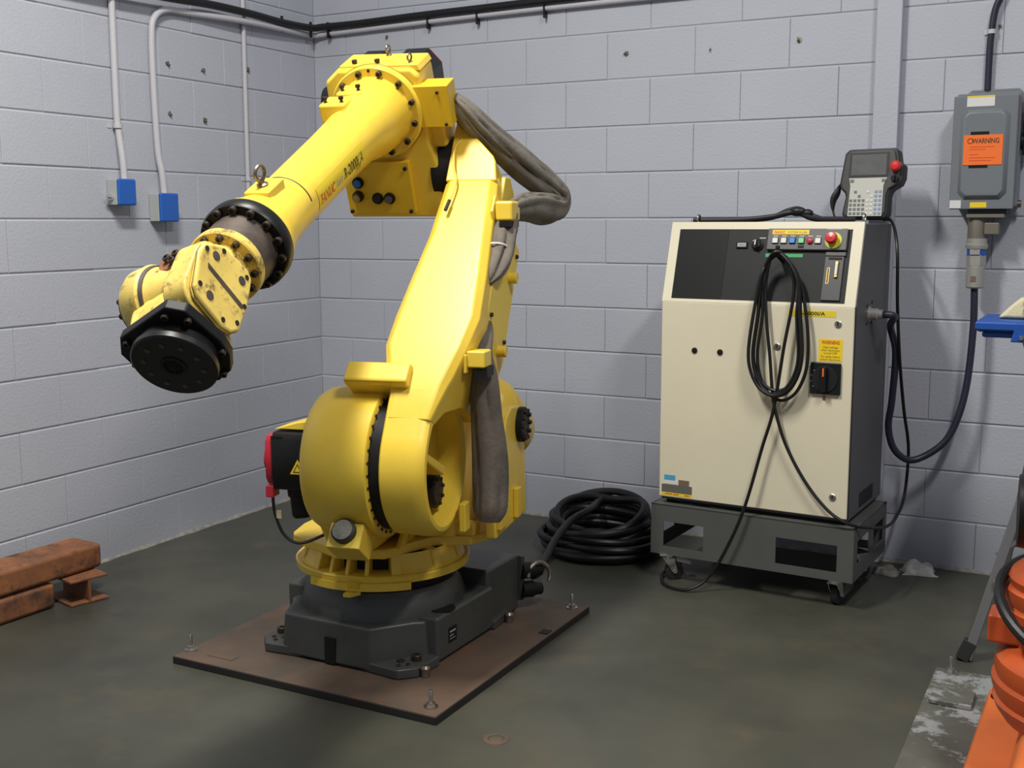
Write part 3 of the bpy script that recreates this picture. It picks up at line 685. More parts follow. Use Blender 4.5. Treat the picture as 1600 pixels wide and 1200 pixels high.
mb = MB(RT); mb.prism([(.20, .472), (.25, .472), (.25, .560), (.20, .560)], .345, .366, 'y'); mb.build('clamp_plate', 'yellow', rob, bevel=.004)
mb = MB(RT); mb.torus((.035, .405, 1.325), (.45, .1, -.9), .038, .0035, 24, 6); mb.build('cable_tie', 'zip_white', rob)

# ------------------------------------------------------------------ left wall fittings
def jbox(y0, y1, z0, z1, label):
    t = empty('junction_box', (0.0, (y0 + y1) / 2, z0)); h = z1 - z0; w = (y1 - y0) / 2
    MB().box(.002, .056, -w, w, 0, h).build('box_body', 'box_grey', t, bevel=.003)
    MB().box(.056, .072, -w - .002, w + .002, -.002, h + .002).build('cover', 'box_blue', t, bevel=.008, seg=3)
    tag(t, label, 'junction box', 'blue junction boxes'); return t
j1 = jbox(-1.402, -1.310, 1.480, 1.584, 'smaller blue-lidded junction box on the left, with a knob on its side')
mb = MB(); mb.lathe([(0, .011), (.016, .011), (.016, .007), (.028, .007)], (.030, -.046, .030), (0, -1, 0), 14); mb.build('knob', 'chrome', j1)
j2 = jbox(-1.174, -1.070, 1.413, 1.531, 'larger blue-lidded junction box nearer the room corner')
def conduit(name, pts, r, label, parent=None, m='conduit_paint', per=6, cat='conduit'):
    mb = MB(); mb.tube(spline(pts, per), r, 12); o = mb.build(name, m, parent)
    if label: tag(o, label, cat)
    return o
conduit('conduit', [(.018, -1.336, 3.0), (.018, -1.343, 2.3), (.018, -1.345, 1.86), (.020, -1.342, 1.78), (.032, -1.338, 1.66), (.034, -1.336, 1.584)], .0138, 'straight white conduit rising from the smaller blue junction box')
c2 = conduit('conduit', [(.034, -1.115, 1.531), (.030, -1.120, 1.62), (.020, -1.128, 1.72), (.018, -1.134, 1.99), (.018, -1.132, 2.19), (.018, -1.112, 2.265), (.018, -1.04, 2.308), (.018, -.90, 2.316), (.040, -.53, 2.330), (.024, -.10, 2.336), (.030, -.045, 2.338), (.075, -.022, 2.342), (.16, -.018, 2.345), (.66, -.018, 2.355), (1.2, -.018, 2.363), (2.0, -.018, 2.366), (2.76, -.018, 2.366)], .0138, 'white conduit bending from the larger blue box towards the corner')
conduit('conduit', [(.012, -.550, 1.20), (.012, -.549, 1.7), (.012, -.545, 2.30), (.012, -.543, 2.6), (.012, -.540, 3.0)], .0105, 'thin white conduit nearest the corner on the left wall')
def strap(y, z, r, parent_label):
    mb = MB(); mb.lathe([(-.008, r + .002), (.008, r + .002)], (r + .003, y, z), (0, 0, 1), 14); mb.box(.0, .004, y - r - .022, y - r, z - .008, z + .008)
    o = mb.build('pipe_strap', 'conduit_paint'); tag(o, parent_label, 'strap'); return o
strap(-1.345, 1.80, .0165, 'painted strap on the conduit above the smaller blue box')
strap(-.550, 1.61, .012, 'painted strap on the thin conduit near the corner')
cabl = conduit('overhead_cable', [(.056, -2.2, 2.345), (.056, -1.6, 2.34), (.054, -1.11, 2.350), (.046, -.80, 2.366), (.052, -.55, 2.366), (.045, -.30, 2.362), (.055, -.09, 2.366), (.10, -.045, 2.374), (.30, -.036, 2.375), (.64, -.036, 2.383), (1.02, -.036, 2.388), (1.32, -.036, 2.392), (2.2, -.036, 2.40), (2.76, -.036, 2.40)], .0175, 'thick black cable running along the top of both walls', None, 'cable_black', 6, 'cable')
for i, (x, y) in enumerate(((.034, -.29), (.052, -.09), (.12, -.040), (.70, -.030), (.97, -.030), (1.32, -.030))):
    z = 2.350; o = MB().box(x - .004, x + .004, y - .006, y + .022 if x > .08 else y + .006, z - .030, z + .045).build('cable_clip', 'cable_black', cabl)
# expansion-anchor holes left in the walls
def anchor(p, nrm, s, label, grp):
    mb = MB(); n_ = Vector(nrm); p = Vector(p) + n_ * .0012
    u_ = Vector((0, 0, 1)); v_ = u_.cross(n_); rr_ = [.010 * s * random.uniform(.55, 1.2) for _ in range(9)]
    poly = [p + (v_ * math.cos(2 * math.pi * i / 9) + u_ * math.sin(2 * math.pi * i / 9)) * rr_[i] for i in range(9)]
    poly2 = [q + n_ * .0015 for q in poly]
    mb.loft([poly, poly2]); mb.lathe([(0, .0045 * s), (.012, .0035 * s)], p, n_ + Vector((0, 0, -.7)), 8)
    o = mb.build('wall_anchor', 'old_steel'); tag(o, label, 'anchor', grp); return o
for q, lb in (((-1.027, 2.086), 'broken wall anchor right of the bent conduit, upper row'), ((-.812, 2.083), 'broken wall anchor in the middle of the left wall, upper row'), ((-.512, 2.118), 'broken wall anchor beside the thin conduit'), ((-1.028, 1.875), 'broken wall anchor right of the bent conduit, lower row'), ((-.812, 1.864), 'broken wall anchor in the middle of the left wall, lower row')):
    anchor((0, q[0], q[1]), (1, 0, 0), 1.35, lb, 'anchors on the left wall')
for q, lb, s in (((.447, 2.305), 'broken anchor on the back wall just under the black cable', 1), ((1.707, 2.142), 'broken anchor on the back wall above the empty stretch right of the sleeve', 1.2), ((2.093, 2.131), 'tiny anchor hole on the back wall between two larger ones', .6), ((2.468, 2.143), 'broken anchor on the back wall left of the painted channel', 1.2), ((3.231, 2.138), 'anchor hole right of the cable above the grey switch box', .7)):
    anchor((q[0], -.0014, q[1]), (0, -1, 0), s, lb, 'anchors on the back wall')

# ------------------------------------------------------------------ control cabinet and its cart
CP = (2.117, -.682, 0.0); CR = R(-3.15)
cart = empty('cabinet_cart', CP, CR)
tag(cart, 'dark grey steel cart on castors under the cream control cabinet', 'cart')
W, D_, Z0, Z1 = .792, .491, .110, .310
fr = MB()     # front plate with two windows
for z0, z1, x0, x1 in ((Z0, .143, 0, W), (.243, Z1, 0, W), (.143, .243, 0, .053), (.143, .243, .219, .505), (.143, .243, .733, W)):
    fr.box(x0, x1, 0, .004, z0, z1)
fr.build('front_plate', 'cart_grey', cart)
for nm, x0 in (('side_plate', W - .004), ('side_plate', 0)):
    s_ = MB()
    for z0, z1, y0, y1 in ((Z0, .168, .004, D_), (.256, Z1, .004, D_), (.168, .256, .004, .055), (.168, .256, .228, .292), (.168, .256, .452, D_)):
        s_.box(x0, x0 + .004, y0, y1, z0, z1)
    s_.build(nm, 'cart_grey', cart)
bk = MB()
for z0, z1, x0, x1 in ((Z0, .143, 0, W), (.243, Z1, 0, W), (.143, .243, 0, .053), (.143, .243, .219, .505), (.143, .243, .733, W)): bk.box(x0, x1, D_ - .004, D_, z0, z1)
bk.build('back_plate', 'cart_grey', cart)
MB().box(.0, W, .0, .055, Z1 - .004, Z1).build('top_flange', 'cart_grey', cart)
MB().box(.0, W, D_ - .055, D_, Z1 - .004, Z1).build('top_flange', 'cart_grey', cart)
MB().box(W - .055, W, .0, D_, Z1 - .0045, Z1 - .0005).build('top_flange', 'cart_grey', cart)
MB().box(.0, .055, .0, D_, Z1 - .0045, Z1 - .0005).build('top_flange', 'cart_grey', cart)
for x_, y_, a_ in ((.060, .035, 35), (.715, .055, 80), (.11, .43, 20), (.70, .43, 60)):
    c_ = R(a_); M_ = Matrix.Translation((x_, y_, 0)) @ Matrix.Rotation(c_, 4, 'Z')
    mb = MB(M_); mb.box(-.04, .04, -.035, .035, .104, .110); mb.lathe([(.088, .026), (.104, .028)], (0, 0, 0), (0, 0, 1), 18)
    mb.prism([(-.022, .09), (.022, .09), (.036, .034), (.014, .034)], -.021, -.017, 'y'); mb.prism([(-.022, .09), (.022, .09), (.036, .034), (.014, .034)], .017, .021, 'y')
    mb.box(-.022, .024, -.021, .021, .086, .091)
    cs = mb.build('castor', 'chrome', cart, bevel=.001)
    mb = MB(M_); mb.lathe([(-.014, .030), (-.012, .036), (.012, .036), (.014, .030)], (.025, 0, .0365), (0, 1, 0), 26); mb.build('wheel', 'rubber', cs)
    mb = MB(M_); mb.lathe([(-.024, .008), (.024, .008)], (.025, 0, .0365), (0, 1, 0), 12); mb.build('axle', 'chrome', cs)
    if x_ < .1 : mb = MB(M_); mb.prism([(.03, .075), (.09, .062), (.092, .068), (.03, .09)], -.015, .015, 'y'); mb.build('brake_pedal', 'steel', cs, bevel=.002)

cab = empty('control_cabinet', CP, CR)
tag(cab, 'cream-fronted robot control cabinet with black sloping panel standing on the cart', 'cabinet')
X0, X1, V0, VB, ZT, ZS, ZB = .022, .757, .034, .53, 1.401, 1.105, .325
mb = MB(); mb.prism([(V0 + .004, ZB), (VB, ZB), (VB, ZT - .004), (.128, ZT - .004), (V0 + .006, ZS)], X0 + .004, X1 - .002, 'x'); mb.build('body', 'cab_grey', cab, bevel=.003)
MB().box(X0 + .02, X1 - .012, V0 + .02, VB - .01, .3105, ZB).build('plinth', 'panel_black', cab)
MB().box(X0, X1, V0 - .012, V0 + .004, ZB + .012, ZS).build('door', 'cream', cab, bevel=.004)
SL = math.hypot(.09, ZT - ZS); sv = .09 / SL; cv = (ZT - ZS) / SL
TS = Matrix(((1, 0, 0, 0), (0, cv, sv, V0 - .012), (0, -sv, cv, ZS), (0, 0, 0, 1)))     # x, depth, up the slope
fm = MB(TS)
for a, b, c, d in ((X0, X1, .0, .012), (X0, X1, .285, SL + .004), (X0, X0 + .036, .012, .285), (X1 - .038, X1, .012, .285)): fm.box(a, b, 0, .016, c, d)
fm.build('panel_frame', 'cream', cab)
mb = MB(TS); mb.box(X0 + .036, X1 - .038, .003, .02, .012, .285); pn = mb.build('black_panel', 'panel_dark', cab)
mb = MB(TS); mb.box(X0 + .038, .256, .0015, .003, .014, .283); mb.build('smoked_window', 'panel_black', pn)
mb = MB(TS); mb.box(.412, .705, -.012, .006, .205, .285); op = mb.build('operator_panel', 'op_grey', cab, bevel=.003)
mb = MB(TS); mb.box(.632, .705, -.006, .004, .185, .200); mb.build('port_hinge', 'port_grey', cab, bevel=.002)
mb = MB(TS); mb.box(.632, .700, -.004, .004, .022, .184); pt = mb.build('port_plate', 'port_grey', cab, bevel=.002)
mb = MB(TS); mb.box(.672, .684, -.012, -.004, .105, .165); mb.build('socket', 'brass', pt, bevel=.002)
mb = MB(TS); mb.box(.674, .682, -.014, -.012, .115, .155); mb.build('socket_face', 'white_key', pt)
for z0, z1, x0, x1 in ((.082, .142, .644, .6465), (.082, .142, .652, .6545), (.082, .0845, .644, .6545), (.1395, .142, .644, .6545)):
    mb = MB(TS); mb.box(x0, x1, -.006, -.004, z0, z1); mb.build('card_slot_rim', 'brass', pt)
mb = MB(TS); mb.box(.645, .693, -.0055, -.004, .172, .180); mb.build('port_latch', 'black', pt)
def on_s(x0, y0, h): return lambda x, y: TS @ Vector((x0 + x, -h, y0 + y))
mb = MB(TS); mb.box(.430, .566, -.0132, -.012, .262, .279); st = mb.build('name_strip', 'sticker_yellow', op)
lettering('FANUC', .016, on_s(.436, .2645, .0138), 'ink_red', st, width=.042, bold=.0003)
lettering('SYSTEM R-J3iB', .012, on_s(.486, .2655, .0138), 'ink_olive', st, width=.072)
for x_, m_ in ((.444, 'white_key'), (.476, 'white_key'), (.508, 'blue_key'), (.541, 'green_key'), (.602, 'white_key')):
    mb = MB(TS); mb.box(x_ - .012, x_ + .012, -.014, -.012, .226, .250); bz = mb.build('button_bezel', 'panel_dark', op)
    mb = MB(TS); mb.box(x_ - .010, x_ + .010, -.020, -.012, .228, .248); mb.build('push_button', m_, op, bevel=.002)
    mb = MB(TS); mb.box(x_ - .009, x_ + .009, -.0128, -.012, .254, .258); mb.build('button_caption', 'ink_grey', op)
mb = MB(TS); mb.lathe([(0, .011), (.008, .011), (.010, .008), (.010, 0)], (.572, -.012, .238), (0, -1, 0), 18, cap=False); mb.build('indicator', 'red_plastic', op)
mb = MB(TS); mb.box(.563, .581, -.0128, -.012, .254, .258); mb.build('button_caption', 'ink_grey', op)
mb = MB(TS); mb.box(.530, .552, -.013, -.012, .211, .221); mb.build('indicator_window', 'black', op)
mb = MB(TS); mb.box(.630, .682, -.0128, -.012, .281, .2835); mb.build('button_caption', 'ink_grey', op)
mb = MB(TS); mb.lathe([(0, .030), (.003, .030), (.003, 0)], (.657, -.012, .240), (0, -1, 0), 32, cap=False); mb.build('stop_ring', 'estop_yellow', op)
mb = MB(TS); mb.lathe([(0, .013), (.016, .013), (.016, .021), (.026, .0215), (.034, .017), (.036, 0)], (.655, -.015, .243), (0, -1, 0), 30, cap=False); mb.build('stop_button', 'estop_red', op)
# hour meter and key switch
mb = MB(TS); mb.box(.292, .336, -.004, .003, .212, .236); hm = mb.build('hour_meter', 'black', cab, bevel=.002)
mb = MB(TS); mb.box(.298, .330, -.0046, -.004, .217, .231); mb.build('meter_window', 'ink_grey', hm)
lettering('0000', .012, on_s(.301, .2195, .0052), 'ink_dark', hm, width=.026)
mb = MB(TS); mb.lathe([(0, .022), (.006, .022), (.010, .015), (.018, .014), (.018, 0)], (.374, .003, .224), (0, -1, 0), 22, cap=False); ks = mb.build('key_switch', 'black', cab)
mb = MB(TS); mb.box(.372, .377, -.034, -.014, .216, .236); mb.build('key', 'steel', ks, bevel=.001)
mb = MB(TS); mb.box(.352, .372, .002, .0025, .240, .243); mb.build('switch_caption', 'ink_grey', ks)
mb = MB(TS); mb.box(.378, .402, .002, .0025, .250, .254); mb.build('switch_caption', 'ink_grey', ks)
mb = MB(TS); mb.box(.408, .548, .0015, .003, .180, .193); mb.build('green_strip', 'green_tape', cab)
# hook holding the cable
mb = MB(TS); mb.tube(spline([(.478, .0, .165), (.478, -.055, .168), (.478, -.075, .182), (.478, -.078, .200)], 6), .008, 10); mb.build('hook', 'panel_black', cab)
# door fittings
VF = V0 - .012
for x_, z_ in ((.160, .921), (.262, .920)):
    mb = MB(); mb.lathe([(0, .011), (.004, .011), (.005, .007), (.005, 0)], (x_, VF, z_), (0, -1, 0), 18, cap=False); mb.build('plug', 'black', cab)
for x_, z_ in ((.482, .954), (.701, 1.045), (.704, .416)):
    mb = MB(); mb.lathe([(0, .0125), (.004, .0125), (.006, .010), (.006, 0)], (x_, VF, z_), (0, -1, 0), 18, cap=False); lk = mb.build('door_lock', 'steel', cab)
    mb = MB(); mb.box(x_ - .002, x_ + .002, VF - .0068, VF - .006, z_ - .007, z_ + .007); mb.build('key_slot', 'black', lk)
mb = MB(); mb.box(.610, .719, VF - .014, VF, .791, .905); ds = mb.build('disconnect_switch', 'panel_black', cab, bevel=.004)
mb = MB(); mb.lathe([(0, .048), (.004, .046), (.004, 0)], (.663, VF - .014, .846), (0, -1, 0), 32, cap=False); mb.build('switch_dial', 'panel_dark', ds)
mb = MB(); mb.prism([(.652, .800), (.674, .800), (.674, .890), (.663, .897), (.652, .890)], VF - .036, VF - .016, 'y'); kn = mb.build('switch_knob', 'black', ds, bevel=.004)
mb = MB(); mb.box(.6605, .6655, VF - .0368, VF - .036, .858, .888); mb.build('pointer', 'sticker_orange', ds)
for a in range(200, 300, 25):
    mb = MB(); mb.box(-.004, .004, -.0006, 0, -.0015, .0015); o = mb.build('dial_mark', 'ink_grey', ds); o.location = (.663 + .047 * math.cos(R(a - 60)), VF - .0142, .846 + .047 * math.sin(R(a - 60)))
mb = MB(); mb.box(.655, .665, VF - .003, VF, .770, .785); mb.build('catch', 'old_steel', cab)
def on_d(x0, z0, h=.0016): return lambda x, y: Vector((x0 + x, VF - h, z0 + y))
mb = MB(); mb.box(.634, .720, VF - .001, VF, .909, .990); ws = mb.build('warning_sticker', 'sticker_yellow', cab)
lettering('WARNING', .018, on_d(.677, .972), 'ink_red', ws, width=.064, center=True, bold=.0005)
for i, (t_, w_) in enumerate((('High leakage', .054), ('when disconnect', .068), ('turned OFF', .048), ('For safety before', .068), ('unlatch disconnect', .074))):
    lettering(t_, .011, on_d(.677, .957 - i * .0105 - (.002 if i > 2 else 0)), 'ink_olive', ws, width=w_, center=True)
mb = MB(); mb.box(.520, .692, VF - .001, VF, 1.068, 1.090); ms = mb.build('model_sticker', 'sticker_gold', cab)
lettering('R-2000i/A', .018, on_d(.556, 1.073), 'ink_dark', ms, width=.098, bold=.0004)
for (x0, x1, z0, z1, m_) in ((.044, .090, .405, .426, 'sticker_blue'), (.044, .100, .390, .405, 'sticker_white'), (.104, .148, .388, .410, 'sticker_brown'), (.034, .160, .356, .388, 'sticker_grey'), (.034, .160, .345, .356, 'sticker_gold')):
    MB().box(x0, x1, VF - .001, VF, z0, z1).build('sticker', m_, cab)
# small marks printed on the yellow line
for x0, x1 in ((.048, .078), (.082, .105), (.130, .150)): MB().box(x0, x1, VF - .0014, VF - .001, .349, .3525).build('print_line', 'ink_red', cab)
# roof eyes, gland and vents on the right side
for x_ in (.115, .745): inst('lifting_eye', ME_EYE_S, cab, (x_, .15, ZT - .006), (0, 0, 1), .019)
mb = MB(); mb.lathe([(0, .028), (.004, .028), (.004, .022), (.030, .022), (.034, .018), (.050, .017)], (X1 - .002, .235, 1.068), (1, 0, 0), 20); gl = mb.build('cable_gland', 'plug_grey', cab)
for y_, z_ in ((.20, 1.10), (.27, 1.11), (.20, 1.035), (.275, 1.035)):
    mb = MB(); mb.lathe([(0, .006), (.002, .006)], (X1 - .002, y_, z_), (1, 0, 0), 10); mb.build('knockout', 'black', cab)
MB().box(X1 - .002, X1 - .0005, .20, .40, .345, .40).build('vent_slot', 'black', cab)
MB().box(X1 - .002, X1 + .001, V0 - .006, V0 + .010, ZB + .012, ZS).build('door_seal', 'panel_black', cab)

# cable lying on the cabinet roof
def cloc(p): return Matrix.Translation(CP) @ Matrix.Rotation(CR, 4, 'Z') @ Vector(p)
TC = Matrix.Translation(CP) @ Matrix.Rotation(CR, 4, 'Z')
mb = MB(TC)
mb.tube(spline([(.09, .16, 1.412), (.18, .165, 1.411), (.30, .17, 1.414), (.40, .175, 1.424), (.46, .18, 1.438), (.50, .19, 1.436), (.54, .185, 1.420), (.60, .18, 1.412), (.70, .20, 1.411)], 8), .0105, 10)
mb.tube(spline([(.10, .19, 1.411), (.25, .20, 1.412), (.38, .20, 1.420), (.45, .20, 1.446), (.49, .205, 1.452), (.53, .20, 1.432), (.58, .21, 1.412)], 8), .010, 10)
mb.ball((.488, .19, 1.443), .034, .020, .018); mb.ball((.525, .195, 1.436), .022, .018, .016)
tag(mb.build('loose_cable', 'cable_black'), 'black cable lying along the top of the control cabinet', 'cable')

# ------------------------------------------------------------------ teach pendant on the cabinet roof
PM = TC @ Matrix.Translation((.678, .44, 1.405)) @ Matrix.Rotation(R(-7), 4, 'X') @ Matrix.Rotation(R(-3), 4, 'Z')
pd = empty('teach_pendant', (0, 0, 0))
tag(pd, 'dark grey handheld teach pendant with screen and keypad propped on the cabinet', 'pendant')
out_ = [(-.088, .012), (.068, .012), (.078, .030), (.078, .095), (.085, .120), (.118, .140), (.128, .165), (.128, .215), (.112, .225), (.104, .270), (.092, .278), (-.082, .278), (-.098, .262), (-.112, .150), (-.108, .128), (-.090, .110), (-.086, .095), (-.096, .030)]
mb = MB(PM); mb.prism(out_, .0, .062, 'y'); mb.build('case', 'pendant_rim', pd, bevel=.007, seg=3)
inn = [(x * .91 + .000, .145 + (z - .145) * .93) for x, z in out_]
mb = MB(PM); mb.prism(inn, -.008, .002, 'y'); mb.build('face', 'pendant_grey', pd, bevel=.004)
mb = MB(PM); mb.box(-.075, .075, -.0095, -.006, .170, .262); mb.build('screen_bezel', 'pendant_rim', pd, bevel=.002)
mb = MB(PM); mb.box(-.066, .066, -.0105, -.0085, .176, .254); mb.build('screen', 'screen', pd)
mb = MB(PM); mb.prism([(-.072, .165), (.072, .165), (.060, .135), (.060, .020), (-.070, .020), (-.066, .135)], -.0105, -.006, 'y'); kp = mb.build('keypad', 'keypad', pd)
for r_ in range(6):
    for c_ in range(8):
        if r_ > 3 and c_ < 6 and (r_ + c_) % 3: continue
        x = -.060 + c_ * .0158; z = .030 + r_ * .0165
        mb = MB(PM); mb.box(x - .005, x + .005, -.0125, -.0105, z - .0045, z + .0045); mb.build('key', 'key_blue' if c_ > 5 else 'key_dark' if c_ < 4 else 'white_key', kp)
for x in (-.060, .060):
    mb = MB(PM); mb.box(x - .007, x + .007, -.0125, -.0105, .149, .160); mb.build('key', 'key_dark', kp)
mb = MB(PM); mb.lathe([(0, .012), (.012, .012), (.012, .020), (.024, .020), (.030, .014), (.031, 0)], (.104, -.006, .205), (0, -1, 0), 24, cap=False); mb.build('stop_button', 'estop_red', pd)
mb = MB(PM); mb.lathe([(0, .014), (.010, .013), (.010, 0)], (.100, -.006, .160), (0, -1, 0), 18, cap=False); mb.box(.097, .103, -.026, -.014, .150, .170); mb.build('mode_switch', 'panel_black', pd)
mb = MB(PM); mb.tube(spline([(-.100, .03, .150), (-.118, .03, .148), (-.128, .03, .120), (-.142, .028, .085), (-.138, .028, .040), (-.118, .03, .005), (-.09, .03, .02)], 8), [.006] * 9 + [.006 + .014 * math.sin(math.pi * i / 22) for i in range(23)] + [.006] * 17, 10, .6); mb.build('hand_strap', 'rubber', pd, ang=80)

# ------------------------------------------------------------------ pendant cable: floor, hook loops, round the side and up to the pendant
pts = []
pts += [cloc((.05, .19, .02)), cloc((.03, .06, .012)), cloc((.09, -.06, .010)), cloc((.19, -.085, .012)), cloc((.26, -.04, .06)), cloc((.335, -.035, .20)), cloc((.394, -.030, .356)), cloc((.450, -.022, .58)), cloc((.489, -.022, .727)), cloc((.520, -.024, .95)), cloc((.548, -.012, 1.17)), cloc((.515, -.005, 1.272))]
rng = random.Random(11)
for i in range(5):
    o = .006 * i; v = -.012 - .010 * (i % 3)
    L_ = .385 + rng.uniform(0, .045); Rr = .612 - rng.uniform(0, .045); zb = .745 + rng.uniform(0, .055)
    pts += [cloc((.508, .004 - .004 * i, 1.276 + .002 * i)), cloc((.478, -.002 - .006 * i, 1.286 + .003 * i)), cloc((.446, .004 - .004 * i, 1.262)), cloc((.425, v + .012, 1.205)), cloc((L_ + .013, v, 1.07))]
    zc = .935; mx_, rx_ = (L_ + Rr) / 2, (Rr - L_) / 2
    pts += [cloc((mx_ + rx_ * math.cos(R(a)), v - .005 + .003 * math.sin(R(a)), zc + (zc - zb) * math.sin(R(a)))) for a in range(180, 361, 30)]
    pts += [cloc((Rr - .012, v, 1.07)), cloc((.560, v + .010, 1.205))]
pts += [cloc((.478, -.018, 1.300)), cloc((.440, .0, 1.20)), cloc((.448, -.010, 1.06)), cloc((.466, -.012, .92)), cloc((.482, -.016, .78)), cloc((.500, -.016, .70)), cloc((.541, -.012, .586)), cloc((.616, -.012, .463)), cloc((.700, -.014, .372)), cloc((.775, -.004, .330)), cloc((.825, .10, .300)), cloc((.84, .30, .262)), cloc((.835, .48, .262)), cloc((.835, .60, .32)), cloc((.84, .61, .505)), cloc((.835, .515, .68)), cloc((.832, .42, .88)), cloc((.825, .37, 1.10)), cloc((.82, .36, 1.27)), cloc((.80, .40, 1.36)), cloc((.765, .47, 1.409)), cloc((.735, .475, 1.412))]
mb = MB(); mb.tube(spline(pts, 7), .0062, 8)
tag(mb.build('pendant_cable', 'cable_black'), 'thin black cable looped over the hook on the cabinet front', 'cable')

# ------------------------------------------------------------------ grey safety switch on the wall, plug and power cable
sw = empty('safety_switch', (3.10, 0, 1.45))
tag(sw, 'grey metal safety switch box with an orange warning sticker on the back wall', 'switch box')
MB().box(.010, .232, -.135, -.004, .010, .428).build('enclosure', 'switch_grey', sw, bevel=.004)
MB().box(.0, .224, -.160, -.135, .0, .418).build('door', 'switch_grey', sw, bevel=.004)
mb = MB(); mb.prism([(.030, .060), (.050, .040), (.178, .040), (.198, .060), (.198, .345), (.178, .366), (.050, .366), (.030, .345)], -.172, -.158, 'y', [(.038, .07), (.055, .052), (.173, .052), (.190, .07), (.190, .338), (.173, .356), (.055, .356), (.038, .338)][::1]) 
mb.v = []; mb.f = []
lo = [(.026, .060), (.050, .034), (.176, .034), (.200, .060), (.200, .346), (.176, .370), (.050, .370), (.026, .346)]; hi = [(.040, .070), (.056, .050), (.170, .050), (.186, .070), (.186, .338), (.170, .356), (.056, .356), (.040, .338)]
mb.loft([[(x, -.159, z) for x, z in lo], [(x, -.176, z) for x, z in hi]]); mb.build('raised_panel', 'switch_grey', sw, bevel=.005, seg=3)
mb = MB(); mb.prism([(.030, .41), (.225, .41), (.225, .440), (.212, .452), (.045, .452), (.030, .440)], -.020, -.003, 'y'); mb.build('mounting_flange', 'switch_grey', sw, bevel=.003)
for x_ in (.045, .212): inst('screw', mesh_of(m_socket(), 'screw', 'steel') if x_ < .1 else bpy.data.meshes['screw.001'] if 'screw.001' in bpy.data.meshes else ME_SCREW, sw, (x_, -.020, .432), (0, -1, 0), .006)
MB().box(.046, .142, -.1612, -.160, .378, .416).build('rating_label', 'sticker_white', sw)
MB().box(.046, .142, -.1618, -.1608, .412, .417).build('label_band', 'sticker_gold', sw)
MB().box(.066, .130, -.1768, -.1757, .268, .285).build('door_plate', 'panel_black', sw)
MB().box(.064, .130, -.1768, -.1757, .152, .165).build('door_plate', 'panel_black', sw)
os_ = MB().box(.043, .179, -.1785, -.1772, .163, .273).build('warning_sticker', 'sticker_orange', sw)
def on_w(x0, z0): return lambda x, y: Vector((x0 + x, -.1790, z0 + y))
lettering('WARNING', .026, on_w(.120, .242), 'ink_dark', os_, width=.092, center=True, bold=.0004)
mb = MB(); mb.torus((.066, -.1790, .251), (0, 1, 0), .009, .0012, 18, 4); mb.build('symbol', 'ink_dark', os_)
for z_, w_ in ((.228, .085), (.219, .055), (.200, .030), (.188, .090), (.178, .075)): MB().box(.065, .065 + w_, -.1790, -.1784, z_, z_ + .0025).build('print_line', 'ink_red', os_)
MB().box(.074, .132, -.1612, -.160, .006, .026).build('label', 'sticker_yellow', sw)
MB().box(.002, .042, -.1612, -.160, .004, .034).build('label', 'sticker_white', sw)
# operating handle on the right side
mb = MB(); mb.lathe([(0, .032), (.012, .030)], (.232, -.07, .25), (1, 0, 0), 20); mb.box(.238, .258, -.095, -.045, .200, .330); mb.build('handle_hub', 'panel_black', sw, bevel=.004)
MB().box(.240, .275, -.10, -.04, .305, .400).build('handle', 'red_plastic', sw, bevel=.008)
mb = MB(); mb.lathe([(0, .014), (.012, .014)], (.232, -.06, .02), (1, 0, 0), 14); mb.build('hasp', 'old_steel', sw)
plug = empty('power_plug', (3.21, -.10, 1.15))
tag(plug, 'grey pin-and-sleeve power plug hanging below the grey safety switch', 'plug')
MB().box(-.048, .085, -.045, .07, .268, .282).build('mount_plate', 'plug_bronze', plug, bevel=.002)
MB().box(-.046, .092, -.035, .085, .282, .2995).build('bracket', 'switch_dark', plug, bevel=.002)
mb = MB(); mb.lathe([(0, .034), (.075, .034), (.085, .032)], (-.012, 0, .185), (0, 0, 1), 28); mb.build('receptacle', 'plug_bronze', plug)
MB().box(.015, .068, -.03, .03, .205, .250).build('cover_catch', 'plug_bronze', plug, bevel=.004)
mb = MB(); mb.lathe([(.150, .038), (.158, .041), (.168, .041), (.172, .036)], (-.010, 0, 0), (0, 0, 1), 32); mb.lathe([(.172, .037), (.190, .037)], (-.010, 0, 0), (0, 0, 1), 28); mb.build('locking_ring', 'plug_grey', plug)
mb = MB(); mb.lathe([(.128, .0345), (.150, .0345)], (-.010, 0, 0), (0, 0, 1), 28); mb.build('blue_ring', 'blue_band', plug)
MB().box(-.030, .006, -.0358, -.0330, .129, .149).build('ring_clip', 'plug_grey', plug, bevel=.001)
mb = MB(); mb.prism([(-.010 + .036 * x, .036 * y) for x, y in HEX], .086, .128); mb.lathe([(0, .028), (.006, .033), (.086, .034)], (-.010, 0, 0), (0, 0, 1), 30); mb.build('plug_body', 'plug_grey', plug, bevel=.002)
MB().box(-.022, -.004, -.0352, -.0330, .028, .048).build('plug_badge', 'sticker_brown', plug)
conduit('feed_cable', [(3.200, -.018, 1.90), (3.200, -.020, 2.03), (3.203, -.022, 2.11), (3.214, -.024, 2.20), (3.245, -.026, 2.29), (3.27, -.026, 2.5), (3.27, -.026, 2.9)], .0125, 'black cable coming down the wall into the grey safety switch', None, 'cable_navy', 8, 'cable')
mb = MB(); mb.lathe([(-.008, .015), (.008, .015)], (3.204, -.023, 2.115), (0, 0, 1), 16); mb.box(3.176, 3.195, -.006, -.0015, 2.107, 2.123); tag(mb.build('pipe_strap', 'conduit_paint'), 'painted strap on the black cable above the grey safety switch', 'strap')
